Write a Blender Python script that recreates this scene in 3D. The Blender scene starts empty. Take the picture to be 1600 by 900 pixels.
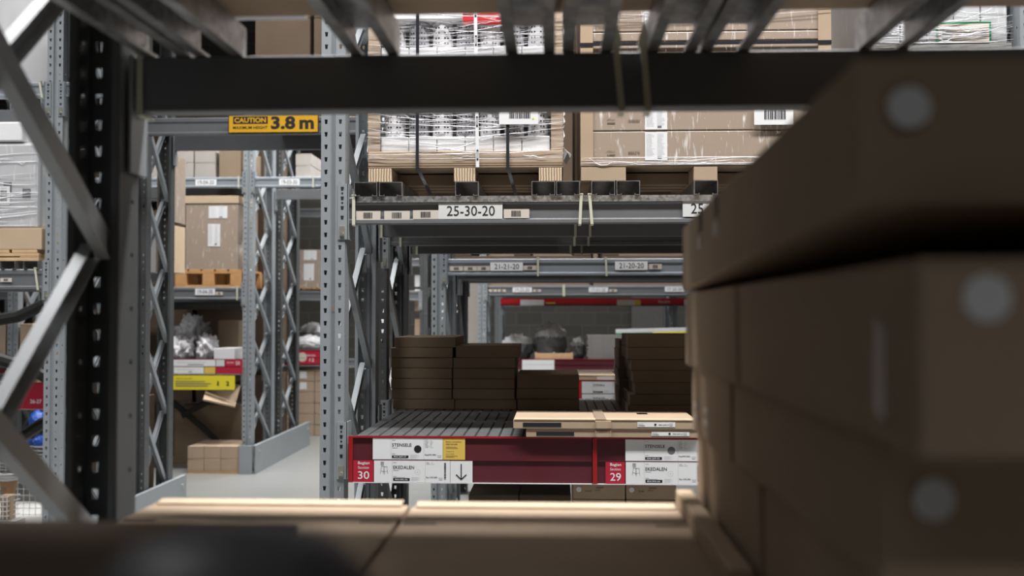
import bpy, bmesh, math, random
from mathutils import Vector, Matrix

random.seed(7)
SC = bpy.context.scene
COL = SC.collection
PI = math.pi

# ------------------------------------------------------------------ camera
F = 1556.0
EYE = 1.6
YAW, PITCH = math.atan(68 / F), math.atan(38 / F)
cam_d = bpy.data.cameras.new('camera')
cam = bpy.data.objects.new('camera', cam_d)
COL.objects.link(cam)
cam.location = (0, 0, EYE)
cam.rotation_euler = (PI / 2 + PITCH, 0, YAW)
cam_d.sensor_width = 36.0
cam_d.lens = 36.0 * F / 1600.0
cam_d.clip_start = 0.02
cam_d.clip_end = 100
cam_d.dof.use_dof = True
cam_d.dof.focus_distance = 4.15
cam_d.dof.aperture_fstop = 2.4
SC.camera = cam

# ------------------------------------------------------------------ world, exposure
w = bpy.data.worlds.new('world')
SC.world = w
w.use_nodes = True
w.node_tree.nodes['Background'].inputs[0].default_value = (0.85, 0.93, 1.0, 1)
w.node_tree.nodes['Background'].inputs[1].default_value = 0.004
SC.view_settings.view_transform = 'Standard'
SC.view_settings.look = 'None'
SC.view_settings.gamma = 1.0
SC.view_settings.use_curve_mapping = False
SC.view_settings.exposure = 0.2


# ------------------------------------------------------------------ lamps: strip lights hung over the aisles, and an added fill behind the camera
def strip_light(name, x, y, z, sx, sy, power, spread=120, col=(1.0, 0.985, 0.97)):
    ld = bpy.data.lights.new(name, 'AREA')
    ld.shape = 'RECTANGLE'
    ld.size, ld.size_y = sx, sy
    ld.energy = power
    ld.color = col
    ld.spread = math.radians(spread)
    o = bpy.data.objects.new(name, ld)
    COL.objects.link(o)
    o.location = (x, y, z)
    return o


strip_light('aisle_and_fill_light', 0.5, 2.8, 5.9, 8.0, 0.35, 375)
strip_light('aisle_and_fill_light', 0.3, -2.2, 3.9, 5.0, 0.3, 30)  # weak unseen fill added behind the camera to lift the near faces
strip_light('aisle_and_fill_light', 0.6, 6.25, 4.9, 7.0, 0.35, 120)
strip_light('aisle_and_fill_light', 1.0, 10.4, 4.9, 4.0, 0.5, 80)
strip_light('aisle_and_fill_light', -4.0, 8.9, 4.9, 2.6, 0.4, 65)
strip_light('aisle_and_fill_light', -5.2, 5.0, 4.9, 4.0, 0.4, 85)
strip_light('aisle_and_fill_light', 0.3, 14.9, 4.9, 9.0, 0.5, 70)
strip_light('cross_aisle_light', -2.0, 10.3, 5.2, 0.4, 4.2, 180, 110)


# ------------------------------------------------------------------ helpers
def px2(px, py, Y):
    """world x, z on the vertical plane at distance Y that the photo pixel looks at"""
    a, b = (px - 800) / F, (450 - py) / F
    ct, st, cp, sp = math.cos(YAW), math.sin(YAW), math.cos(PITCH), math.sin(PITCH)
    fw = Vector((-st * cp, ct * cp, sp))
    rt = Vector((ct, st, 0))
    up = Vector((st * sp, -ct * sp, cp))
    d = fw + a * rt + b * up
    return d.x / d.y * Y, EYE + d.z / d.y * Y


def X(px, Y, py=488):
    return px2(px, py, Y)[0]


def Z(py, Y, px=868):
    return px2(px, py, Y)[1]


def YatX(px, x):
    return x / px2(px, 488, 1.0)[0]


ORD = ['first', 'second', 'third', 'fourth', 'fifth', 'sixth', 'seventh', 'eighth', 'ninth', 'tenth', 'eleventh', 'twelfth', 'thirteenth', 'fourteenth']


class MB:
    """collects shapes with several materials and links them as one mesh object"""

    def __init__(s):
        s.v, s.f, s.m, s.mats = [], [], [], []

    def mi(s, mat):
        if mat not in s.mats:
            s.mats.append(mat)
        return s.mats.index(mat)

    def add(s, vs, fs, mat):
        n = len(s.v)
        k = s.mi(mat)
        s.v += [tuple(v) for v in vs]
        for f in fs:
            s.f.append([i + n for i in f])
            s.m.append(k)
        return s

    def box(s, x0, x1, y0, y1, z0, z1, mat):
        vs = [(x0, y0, z0), (x1, y0, z0), (x1, y1, z0), (x0, y1, z0), (x0, y0, z1), (x1, y0, z1), (x1, y1, z1), (x0, y1, z1)]
        return s.add(vs, [(0, 3, 2, 1), (4, 5, 6, 7), (0, 1, 5, 4), (1, 2, 6, 5), (2, 3, 7, 6), (3, 0, 4, 7)], mat)

    def bbox(s, x0, x1, y0, y1, z0, z1, mat, r=0.003, jit=0.0, seg=2):
        """bevelled box"""
        bm = bmesh.new()
        bmesh.ops.create_cube(bm, size=1.0)
        for v in bm.verts:
            v.co = Vector((x0 if v.co.x < 0 else x1, y0 if v.co.y < 0 else y1, z0 if v.co.z < 0 else z1))
            if jit and v.co.z > (z0 + z1) / 2:
                v.co += Vector((random.uniform(-jit, jit), random.uniform(-jit, jit), random.uniform(-jit, jit * 0.4)))
        r = min(r, 0.3 * min(x1 - x0, y1 - y0, z1 - z0))
        bmesh.ops.bevel(bm, geom=bm.edges[:], offset=r, segments=seg, affect='EDGES', profile=0.5)
        bm.verts.index_update()
        s.add([v.co for v in bm.verts], [[v.index for v in f.verts] for f in bm.faces], mat)
        bm.free()
        return s

    def prism(s, poly, a, b, mat, axis='x'):
        """extrude a closed polygon; axis x: poly=(y,z); y: poly=(x,z); z: poly=(x,y)"""
        n = len(poly)

        def P(t, p):
            return {'x': (t, p[0], p[1]), 'y': (p[0], t, p[1]), 'z': (p[0], p[1], t)}[axis]
        vs = [P(a, p) for p in poly] + [P(b, p) for p in poly]
        fs = [(i, (i + 1) % n, n + (i + 1) % n, n + i) for i in range(n)]
        fs += [tuple(range(n))[::-1], tuple(range(n, 2 * n))]
        return s.add(vs, fs, mat)

    def bar(s, p, q, wd, th, mat, side=Vector((1, 0, 0)), chan=0.0):
        """bar from p to q; th along side, wd across; chan>0 makes it a U channel with that wall"""
        p, q = Vector(p), Vector(q)
        d = (q - p).normalized()
        side = (side - d * side.dot(d)).normalized()
        u = d.cross(side).normalized()
        if chan:
            a, b, c = wd / 2, th / 2, chan
            prof = [(-a, -b), (a, -b), (a, b), (a - c, b), (a - c, -b + c), (-a + c, -b + c), (-a + c, b), (-a, b)]
        else:
            a, b = wd / 2, th / 2
            e = min(a, b) * 0.3
            prof = [(-a + e, -b), (a - e, -b), (a, -b + e), (a, b - e), (a - e, b), (-a + e, b), (-a, b - e), (-a, -b + e)]
        n = len(prof)
        vs = [p + u * x + side * y for x, y in prof] + [q + u * x + side * y for x, y in prof]
        fs = [(i, (i + 1) % n, n + (i + 1) % n, n + i) for i in range(n)]
        if chan:
            for o in (0, n):
                fs += [(o + 0, o + 1, o + 4, o + 5), (o + 1, o + 2, o + 3, o + 4), (o + 0, o + 5, o + 6, o + 7)]
        else:
            fs += [tuple(range(n))[::-1], tuple(range(n, 2 * n))]
        return s.add(vs, fs, mat)

    def tube(s, pts, r, mat, n=6):
        pts = [Vector(p) for p in pts]
        vs, fs = [], []
        for i, p in enumerate(pts):
            d = (pts[min(i + 1, len(pts) - 1)] - pts[max(i - 1, 0)]).normalized()
            a = d.orthogonal().normalized() if abs(d.z) < 0.9 else Vector((1, 0, 0))
            a = (a - d * a.dot(d)).normalized()
            b = d.cross(a)
            rr = r[i] if isinstance(r, (list, tuple)) else r
            vs += [p + a * rr * math.cos(2 * PI * k / n) + b * rr * math.sin(2 * PI * k / n) for k in range(n)]
        for i in range(len(pts) - 1):
            fs += [(i * n + k, i * n + (k + 1) % n, (i + 1) * n + (k + 1) % n, (i + 1) * n + k) for k in range(n)]
        fs += [tuple(range(n))[::-1], tuple(range((len(pts) - 1) * n, len(pts) * n))]
        return s.add(vs, fs, mat)

    def lathe(s, prof, cx, cy, mat, n=20, a0=0.0, a1=2 * PI):
        vs, fs = [], []
        for k in range(n + 1):
            a = a0 + (a1 - a0) * k / n
            vs += [(cx + r * math.cos(a), cy + r * math.sin(a), z) for r, z in prof]
        m = len(prof)
        for k in range(n):
            fs += [(k * m + i, (k + 1) * m + i, (k + 1) * m + i + 1, k * m + i + 1) for i in range(m - 1)]
        return s.add(vs, fs, mat)

    # flat graphics on a plane facing -y at y
    def rect(s, x0, x1, z0, z1, y, mat):
        return s.add([(x0, y, z0), (x1, y, z0), (x1, y, z1), (x0, y, z1)], [(0, 1, 2, 3)], mat)

    def disc(s, cx, cz, r, y, mat, n=24, ring=0.0):
        if ring:
            vs = [(cx + q * math.cos(2 * PI * k / n), y, cz + q * math.sin(2 * PI * k / n)) for q in (r, r - ring) for k in range(n)]
            return s.add(vs, [(k, (k + 1) % n, n + (k + 1) % n, n + k) for k in range(n)], mat)
        return s.add([(cx + r * math.cos(2 * PI * k / n), y, cz + r * math.sin(2 * PI * k / n)) for k in range(n)], [tuple(range(n))], mat)

    def barcode(s, x0, x1, z0, z1, y, mat, vertical=False):
        rnd = random.Random(int(abs(x0 * 977 + z0 * 313) * 100) + 3)
        t, L = 0.0, (z1 - z0 if vertical else x1 - x0)
        u = L / 34.0
        while t < L - u:
            wd = u * rnd.choice([1, 1, 1.6, 2.2])
            wd = min(wd, L - t)
            if vertical:
                s.rect(x0, x1, z0 + t, z0 + t + wd, y, mat)
            else:
                s.rect(x0 + t, x0 + t + wd, z0, z1, y, mat)
            t += wd + u * rnd.choice([1, 1, 1.5])
        return s

    def text(s, body, x0, z0, y, mat, width, height=None, bold=0.0):
        """text whose lower left corner is x0,z0, scaled to the given width and height"""
        key = (body, round(bold, 4))
        if key not in TEXTS:
            cu = bpy.data.curves.new('t', 'FONT')
            cu.body = body
            cu.resolution_u = 3
            cu.offset = bold
            to = bpy.data.objects.new('t', cu)
            COL.objects.link(to)
            dg = bpy.context.evaluated_depsgraph_get()
            me = bpy.data.meshes.new_from_object(to.evaluated_get(dg))
            TEXTS[key] = ([v.co.copy() for v in me.vertices], [list(p.vertices) for p in me.polygons])
            bpy.data.objects.remove(to)
            bpy.data.meshes.remove(me)
            bpy.data.curves.remove(cu)
        vs, fs = TEXTS[key]
        ax, bx = min(v.x for v in vs), max(v.x for v in vs)
        ay, by = min(v.y for v in vs), max(v.y for v in vs)
        k = width / (bx - ax)
        kz = height / (by - ay) if height else k
        return s.add([(x0 + (v.x - ax) * k, y, z0 + (v.y - ay) * kz) for v in vs], fs, mat)

    def build(s, name, parent=None, loc=None, smooth=False):
        me = bpy.data.meshes.new(name)
        me.from_pydata(s.v, [], s.f)
        for m in s.mats:
            me.materials.append(MAT(m))
        me.polygons.foreach_set('material_index', s.m)
        if smooth:
            me.polygons.foreach_set('use_smooth', [True] * len(me.polygons))
        me.update()
        o = bpy.data.objects.new(name, me)
        COL.objects.link(o)
        if parent:
            o.parent = parent
        if loc:
            o.location = loc
        return o


TEXTS = {}


def recalc(o):
    bm = bmesh.new()
    bm.from_mesh(o.data)
    bmesh.ops.recalc_face_normals(bm, faces=bm.faces)
    bm.to_mesh(o.data)
    bm.free()
    return o


def tag(o, label=None, cat=None, group=None, kind=None):
    if label:
        o['label'] = label
    if cat:
        o['category'] = cat
    if group:
        o['group'] = group
    if cat and not kind and not o.parent:
        kind = 'thing'
    if kind:
        o['kind'] = kind
    return o


def empty(name, loc, label, cat, group=None, rz=0.0):
    o = bpy.data.objects.new(name, None)
    o.empty_display_size = 0.1
    COL.objects.link(o)
    o.location = loc
    o.rotation_euler = (0, 0, rz)
    return tag(o, label, cat, group)


def copy_tree(o, parent=None):
    c = o.copy()
    COL.objects.link(c)
    c.parent = parent
    for ch in list(o.children):
        copy_tree(ch, c)
    return c


def solid(o, t=0.002, off=0.0):
    m = o.modifiers.new('thickness', 'SOLIDIFY')
    m.thickness = t
    m.offset = off
    return o


# ------------------------------------------------------------------ materials
MATS = {}
SPEC = {
    # name: (colour, roughness, metallic, noise amount, noise scale, bump)
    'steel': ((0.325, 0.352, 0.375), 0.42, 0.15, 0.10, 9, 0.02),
    'steel_dark': ((0.10, 0.105, 0.108), 0.45, 0.15, 0.2, 8, 0.02),  # steel darkened as shade on unlit frames, also used for the dark roll
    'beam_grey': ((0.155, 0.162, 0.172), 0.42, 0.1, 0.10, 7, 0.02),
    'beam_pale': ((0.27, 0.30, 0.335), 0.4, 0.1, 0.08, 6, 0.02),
    'galv': ((0.42, 0.43, 0.43), 0.36, 0.75, 0.45, 90, 0.03),
    'joist': ((0.34, 0.34, 0.34), 0.38, 0.7, 0.35, 60, 0.04),
    'deck': ((0.15, 0.155, 0.16), 0.42, 0.35, 0.25, 14, 0.02),
    'deck_gap': ((0.02, 0.02, 0.02), 0.6, 0.1, 0, 5, 0),
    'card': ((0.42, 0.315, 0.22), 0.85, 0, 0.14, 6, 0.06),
    'card2': ((0.27, 0.20, 0.135), 0.85, 0, 0.16, 5, 0.06),  # deeper brown card, also worn as shade by the rear box stacks
    'card_shade_dark': ((0.15, 0.105, 0.072), 0.9, 0, 0.16, 5, 0.05),  # card darkened in its colour to stand for cartons out of the light
    'brace_zinc': ((0.42, 0.44, 0.46), 0.5, 0.2, 0.08, 8, 0.02),
    'card_pale': ((0.54, 0.41, 0.28), 0.8, 0, 0.10, 8, 0.05),
    'card_edge': ((0.56, 0.44, 0.31), 0.8, 0, 0.12, 30, 0.1),
    'card_grey': ((0.40, 0.37, 0.34), 0.85, 0, 0.15, 5, 0.05),
    'tape': ((0.46, 0.35, 0.25), 0.15, 0, 0.05, 10, 0),
    'paper': ((0.80, 0.81, 0.83), 0.45, 0, 0.02, 20, 0),
    'paper_grey': ((0.66, 0.67, 0.66), 0.5, 0, 0.02, 20, 0),
    'paper_tan': ((0.62, 0.56, 0.50), 0.5, 0, 0.04, 20, 0),
    'ink': ((0.012, 0.012, 0.022), 0.5, 0, 0, 5, 0),
    'ink_soft': ((0.16, 0.16, 0.18), 0.5, 0, 0, 5, 0),
    'ink_pale': ((0.52, 0.53, 0.55), 0.5, 0, 0, 5, 0),
    'print_brown': ((0.16, 0.12, 0.09), 0.7, 0, 0, 5, 0),
    'rail_red': ((0.33, 0.010, 0.014), 0.35, 0, 0.04, 5, 0),
    'rail_maroon': ((0.105, 0.020, 0.028), 0.22, 0, 0.25, 4, 0.05),
    'sect_red': ((0.46, 0.018, 0.045), 0.4, 0, 0.02, 5, 0),
    'bright_red': ((0.65, 0.02, 0.025), 0.35, 0, 0.05, 5, 0),
    'yellow': ((0.72, 0.50, 0.10), 0.5, 0, 0.03, 8, 0),
    'caution': ((0.78, 0.42, 0.012), 0.5, 0, 0.03, 8, 0),
    'sign_yellow': ((0.85, 0.72, 0.04), 0.5, 0, 0.03, 8, 0),
    'white_card': ((0.84, 0.84, 0.86), 0.6, 0, 0.05, 9, 0.03),
    'white_plastic': ((0.72, 0.72, 0.74), 0.3, 0, 0.03, 9, 0.02),
    'tub_grey': ((0.40, 0.40, 0.43), 0.35, 0.3, 0.10, 9, 0.02),
    'tie': ((0.60, 0.60, 0.48), 0.4, 0, 0.05, 9, 0),
    'strap': ((0.018, 0.02, 0.028), 0.35, 0, 0.02, 9, 0),
    'wood': ((0.55, 0.30, 0.12), 0.75, 0, 0.25, 12, 0.08),
    'wood_pale': ((0.62, 0.42, 0.24), 0.75, 0, 0.2, 12, 0.08),
    'black_plastic': ((0.045, 0.045, 0.052), 0.5, 0, 0.2, 20, 0.15),
    'black': ((0.012, 0.012, 0.012), 0.6, 0, 0.1, 8, 0),
    'blue': ((0.03, 0.12, 0.55), 0.35, 0, 0.2, 18, 0.1),
    'green': ((0.06, 0.30, 0.14), 0.3, 0, 0.1, 8, 0),
    'zinc': ((0.65, 0.63, 0.55), 0.35, 0.8, 0.1, 20, 0),
    'wire': ((0.34, 0.34, 0.34), 0.35, 0.6, 0, 5, 0),
    'plastic_wire': ((0.72, 0.72, 0.70), 0.4, 0, 0, 5, 0),
    'kraft_pot': ((0.42, 0.26, 0.15), 0.8, 0, 0.1, 12, 0),
    'cloth_grey': ((0.20, 0.205, 0.215), 0.9, 0, 0.3, 25, 0.3),
    'board_grey': ((0.26, 0.25, 0.24), 0.8, 0, 0.2, 25, 0.1),
    'red_dot': ((0.75, 0.10, 0.05), 0.5, 0, 0, 5, 0),
}


def nn(nt, kind, **kw):
    n = nt.nodes.new(kind)
    for k, v in kw.items():
        if hasattr(n, k) and not k[0].isupper():
            setattr(n, k, v)
        else:
            n.inputs[k.replace('_', ' ')].default_value = v
    return n


def MAT(name):
    if name in MATS:
        return MATS[name]
    m = bpy.data.materials.new(name)
    m.use_nodes = True
    nt = m.node_tree
    b = nt.nodes['Principled BSDF']
    MATS[name] = m
    L = nt.links.new
    tc = nn(nt, 'ShaderNodeTexCoord')
    if name == 'film':
        nt.nodes.remove(b)
        out = nt.nodes['Material Output']
        tr = nn(nt, 'ShaderNodeBsdfTransparent')
        gl = nn(nt, 'ShaderNodeBsdfPrincipled', Base_Color=(0.8, 0.8, 0.82, 1), Roughness=0.16)
        mp = nn(nt, 'ShaderNodeMapping')
        mp.inputs['Scale'].default_value = (3, 3, 26)
        mp.inputs['Rotation'].default_value = (0, 0.10, 0)
        L(tc.outputs['Object'], mp.inputs[0])
        no = nn(nt, 'ShaderNodeTexNoise', Scale=2.5, Detail=6, Distortion=1.2)
        L(mp.outputs[0], no.inputs['Vector'])
        rp = nn(nt, 'ShaderNodeValToRGB')
        rp.color_ramp.elements[0].position = 0.48
        rp.color_ramp.elements[0].color = (0.03, 0.03, 0.03, 1)
        rp.color_ramp.elements[1].position = 0.72
        rp.color_ramp.elements[1].color = (0.36, 0.36, 0.36, 1)
        L(no.outputs['Fac'], rp.inputs[0])
        bu = nn(nt, 'ShaderNodeBump', Strength=0.6, Distance=0.01)
        L(no.outputs['Fac'], bu.inputs['Height'])
        L(bu.outputs[0], gl.inputs['Normal'])
        mx = nn(nt, 'ShaderNodeMixShader')
        L(rp.outputs[0], mx.inputs[0])
        L(tr.outputs[0], mx.inputs[1])
        L(gl.outputs[0], mx.inputs[2])
        L(mx.outputs[0], out.inputs[0])
        return m
    if name == 'strand':
        b.inputs['Base Color'].default_value = (0.86, 0.86, 0.9, 1)
        b.inputs['Roughness'].default_value = 0.18
        return m
    if name == 'floor':
        n1 = nn(nt, 'ShaderNodeTexNoise', Scale=0.7, Detail=8)
        n2 = nn(nt, 'ShaderNodeTexNoise', Scale=14, Detail=4)
        L(tc.outputs['Object'], n1.inputs['Vector'])
        L(tc.outputs['Object'], n2.inputs['Vector'])
        mx = nn(nt, 'ShaderNodeMix', data_type='RGBA')
        mx.inputs[6].default_value = (0.20, 0.205, 0.20, 1)
        mx.inputs[7].default_value = (0.26, 0.265, 0.26, 1)
        L(n1.outputs['Fac'], mx.inputs[0])
        br = nn(nt, 'ShaderNodeTexBrick', Scale=0.25, Mortar_Size=0.0015)
        br.offset = 0
        br.inputs['Color1'].default_value = (1, 1, 1, 1)
        br.inputs['Color2'].default_value = (1, 1, 1, 1)
        br.inputs['Mortar'].default_value = (0.75, 0.75, 0.75, 1)
        L(tc.outputs['Object'], br.inputs['Vector'])
        m2 = nn(nt, 'ShaderNodeMix', data_type='RGBA', blend_type='MULTIPLY')
        m2.inputs[0].default_value = 1
        L(mx.outputs[2], m2.inputs[6])
        L(br.outputs['Color'], m2.inputs[7])
        L(m2.outputs[2], b.inputs['Base Color'])
        mr = nn(nt, 'ShaderNodeMapRange')
        mr.inputs[3].default_value = 0.30
        mr.inputs[4].default_value = 0.36
        L(n2.outputs['Fac'], mr.inputs[0])
        L(mr.outputs[0], b.inputs['Roughness'])
        return m
    if name == 'block_wall':
        mp = nn(nt, 'ShaderNodeMapping')
        mp.inputs['Rotation'].default_value = (PI / 2, 0, 0)
        L(tc.outputs['Object'], mp.inputs[0])
        br = nn(nt, 'ShaderNodeTexBrick', Scale=1.0, Mortar_Size=0.008, Brick_Width=0.42, Row_Height=0.2)
        br.inputs['Color1'].default_value = (0.13, 0.125, 0.11, 1)
        br.inputs['Color2'].default_value = (0.16, 0.155, 0.14, 1)
        br.inputs['Mortar'].default_value = (0.20, 0.195, 0.18, 1)
        L(mp.outputs[0], br.inputs['Vector'])
        L(br.outputs['Color'], b.inputs['Base Color'])
        bu = nn(nt, 'ShaderNodeBump', Strength=0.5, Distance=0.01)
        L(br.outputs['Fac'], bu.inputs['Height'])
        bu.invert = True
        L(bu.outputs[0], b.inputs['Normal'])
        b.inputs['Roughness'].default_value = 0.9
        return m
    if name == 'wrapped_card' or name == 'wrapped_white':
        base = (0.36, 0.285, 0.225, 1) if name == 'wrapped_card' else (0.55, 0.56, 0.58, 1)
        mp = nn(nt, 'ShaderNodeMapping')
        mp.inputs['Scale'].default_value = (60, 60, 9)
        mp.inputs['Rotation'].default_value = (0, 0.22, 0)
        L(tc.outputs['Object'], mp.inputs[0])
        no = nn(nt, 'ShaderNodeTexNoise', Scale=1.0, Detail=4, Distortion=0.5)
        L(mp.outputs[0], no.inputs['Vector'])
        rp = nn(nt, 'ShaderNodeValToRGB')
        rp.color_ramp.elements[0].position = 0.60
        rp.color_ramp.elements[0].color = base
        rp.color_ramp.elements[1].position = 0.76
        rp.color_ramp.elements[1].color = (0.80, 0.78, 0.76, 1)
        L(no.outputs['Fac'], rp.inputs[0])
        L(rp.outputs[0], b.inputs['Base Color'])
        bu = nn(nt, 'ShaderNodeBump', Strength=0.3, Distance=0.004)
        L(no.outputs['Fac'], bu.inputs['Height'])
        L(bu.outputs[0], b.inputs['Normal'])
        b.inputs['Roughness'].default_value = 0.5
        b.inputs['Coat Weight'].default_value = 0.6
        b.inputs['Coat Roughness'].default_value = 0.2
        return m
    if name == 'corrugated':
        mp = nn(nt, 'ShaderNodeMapping')
        L(tc.outputs['Object'], mp.inputs[0])
        wv = nn(nt, 'ShaderNodeTexWave', Scale=28, Distortion=1.5, Detail=2)
        L(mp.outputs[0], wv.inputs['Vector'])
        rp = nn(nt, 'ShaderNodeValToRGB')
        rp.color_ramp.elements[0].position = 0.15
        rp.color_ramp.elements[0].color = (0.22, 0.15, 0.10, 1)
        rp.color_ramp.elements[1].position = 0.5
        rp.color_ramp.elements[1].color = (0.66, 0.52, 0.36, 1)
        L(wv.outputs['Fac'], rp.inputs[0])
        L(rp.outputs[0], b.inputs['Base Color'])
        b.inputs['Roughness'].default_value = 0.9
        return m
    if name == 'steel_band':
        b.inputs['Base Color'].default_value = (0.6, 0.6, 0.58, 1)
        return m
    c, ro, me, na, ns, bp = SPEC[name]
    b.inputs['Roughness'].default_value = ro
    b.inputs['Metallic'].default_value = me
    if na:
        if name in ('galv', 'joist'):
            no = nn(nt, 'ShaderNodeTexVoronoi', Scale=ns)
            src = no.outputs['Color']
        else:
            no = nn(nt, 'ShaderNodeTexNoise', Scale=ns, Detail=5)
            src = no.outputs['Fac']
        L(tc.outputs['Object'], no.inputs['Vector'])
        mx = nn(nt, 'ShaderNodeMix', data_type='RGBA')
        mx.inputs[6].default_value = tuple(max(0, q * (1 - na)) for q in c) + (1,)
        mx.inputs[7].default_value = tuple(min(1, q * (1 + na)) for q in c) + (1,)
        L(src, mx.inputs[0])
        L(mx.outputs[2], b.inputs['Base Color'])
        if bp:
            bu = nn(nt, 'ShaderNodeBump', Strength=min(1, bp * 3), Distance=0.004)
            L(src, bu.inputs['Height'])
            L(bu.outputs[0], b.inputs['Normal'])
    else:
        b.inputs['Base Color'].default_value = c + (1,)
    if name in ('rail_maroon', 'rail_red'):
        b.inputs['Coat Weight'].default_value = 1.0
        b.inputs['Coat Roughness'].default_value = 0.12
    return m


# ------------------------------------------------------------------ the building
def structure(o):
    o['kind'] = 'structure'
    return o


structure(MB().box(-9, 6, -2.5, 16.2, -0.2, 0, 'floor').build('floor'))
structure(MB().box(-9, 6, 16.0, 16.2, 0, 7.2, 'block_wall').build('wall_back'))
structure(MB().box(-9.2, -9, -2.5, 16.2, 0, 7.2, 'block_wall').build('wall_left'))
structure(MB().box(6, 6.2, -2.5, 16.2, 0, 7.2, 'block_wall').build('wall_right'))
structure(MB().box(-9, 6, -2.7, -2.5, 0, 7.2, 'black').build('wall_front'))
structure(MB().box(-9, 6, -2.5, 16.2, 7.2, 7.3, 'black').build('ceiling'))


# ------------------------------------------------------------------ rack frames
def upright_mesh(H, mat):
    m = MB()
    P = 0.0525
    n = int(H / P)
    for sx in (-1, 1):
        xa, xb = (-0.05, -0.011) if sx < 0 else (0.011, 0.05)
        hc = -0.030 if sx < 0 else 0.030
        for k in range(n):
            z0, z1 = k * P, (k + 1) * P
            zc = (z0 + z1) / 2
            tr = [(hc - 0.0045, zc - 0.0095), (hc + 0.0045, zc - 0.0095), (hc + 0.0068, zc + 0.0095), (hc - 0.0068, zc + 0.0095)]
            re = [(xa, z0), (xb, z0), (xb, z1), (xa, z1)]
            vs = [(x, 0, z) for x, z in re] + [(x, 0, z) for x, z in tr]
            m.add(vs, [(0, 1, 5, 4), (1, 2, 6, 5), (2, 3, 7, 6), (3, 0, 4, 7)], mat)
            # small round-cornered slots through the side webs
            xs = sx * 0.05
            re = [(0.0, z0), (0.085, z0), (0.085, z1), (0.0, z1)]
            sl = [(0.022, zc - 0.004), (0.032, zc - 0.004), (0.032, zc + 0.004), (0.022, zc + 0.004)]
            if k % 2 == 0:
                vs = [(xs, y, z) for y, z in re] + [(xs, y, z) for y, z in sl]
                m.add(vs, [(0, 1, 5, 4), (1, 2, 6, 5), (2, 3, 7, 6), (3, 0, 4, 7)], mat)
            else:
                m.add([(xs, y, z) for y, z in re], [(0, 1, 2, 3)], mat)
    Ht = n * P
    path = [(-0.011, 0), (-0.007, 0.012), (0.007, 0.012), (0.011, 0)]
    for a, b in zip(path[:-1], path[1:]):
        m.add([(a[0], a[1], 0), (b[0], b[1], 0), (b[0], b[1], Ht), (a[0], a[1], Ht)], [(0, 1, 2, 3)], mat)
    for sx in (-1, 1):
        path = [(sx * 0.05, 0.085), (sx * 0.036, 0.087), (sx * 0.034, 0.075)]
        for a, b in zip(path[:-1], path[1:]):
            m.add([(a[0], a[1], 0), (b[0], b[1], 0), (b[0], b[1], Ht), (a[0], a[1], Ht)], [(0, 1, 2, 3)], mat)
    return m


UPM = {}


def upright(H, mat, parent, loc, rz, zoff=0.0):
    key = (H, mat)
    if key not in UPM:
        o = upright_mesh(H, mat).build('upright', parent)
        recalc(o)
        UPM[key] = o.data
    else:
        o = bpy.data.objects.new('upright', UPM[key])
        COL.objects.link(o)
        o.parent = parent
    o.location = loc
    o.rotation_euler = (0, 0, rz)
    solid(o)
    return o


def frame(x, y0, y1, label, H=4.0, mat='steel', z0=0.12, zr=None, dz=0.58, nb=7, bracemat=None, group=None):
    r = empty('storage_rack', (x, y0, 0), label, 'rack frame', group)
    d = y1 - y0
    bm_ = bracemat or mat
    upright(H, mat, r, (0, 0, 0.006), 0)
    upright(H, mat, r, (0, d, 0.006), PI)
    for yy in (0.045, d - 0.045):
        MB().box(-0.07, 0.07, yy - 0.07, yy + 0.07, 0, 0.006, mat).build('foot_plate', r)
    ya, yb = 0.06, d - 0.06
    if zr is None:
        zr = z0
    for k in range(nb):
        a0, b0 = z0 + k * dz, zr + k * dz
        a1, b1 = a0 + dz, b0 + dz
        if max(a1, b1) > H - 0.05:
            break
        m = MB().bar((-0.016, ya, a0), (-0.016, yb, b1), 0.040, 0.026, bm_, chan=0.003)
        m.tube([(-0.036, ya, a0), (0.0, ya, a0)], 0.007, 'zinc').build('brace', r)
        m = MB().bar((0.016, yb, b0), (0.016, ya, a1), 0.040, 0.026, bm_, side=Vector((-1, 0, 0)), chan=0.003)
        m.tube([(0.0, yb, b0), (0.036, yb, b0)], 0.007, 'zinc').build('brace', r)
    return r


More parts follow.
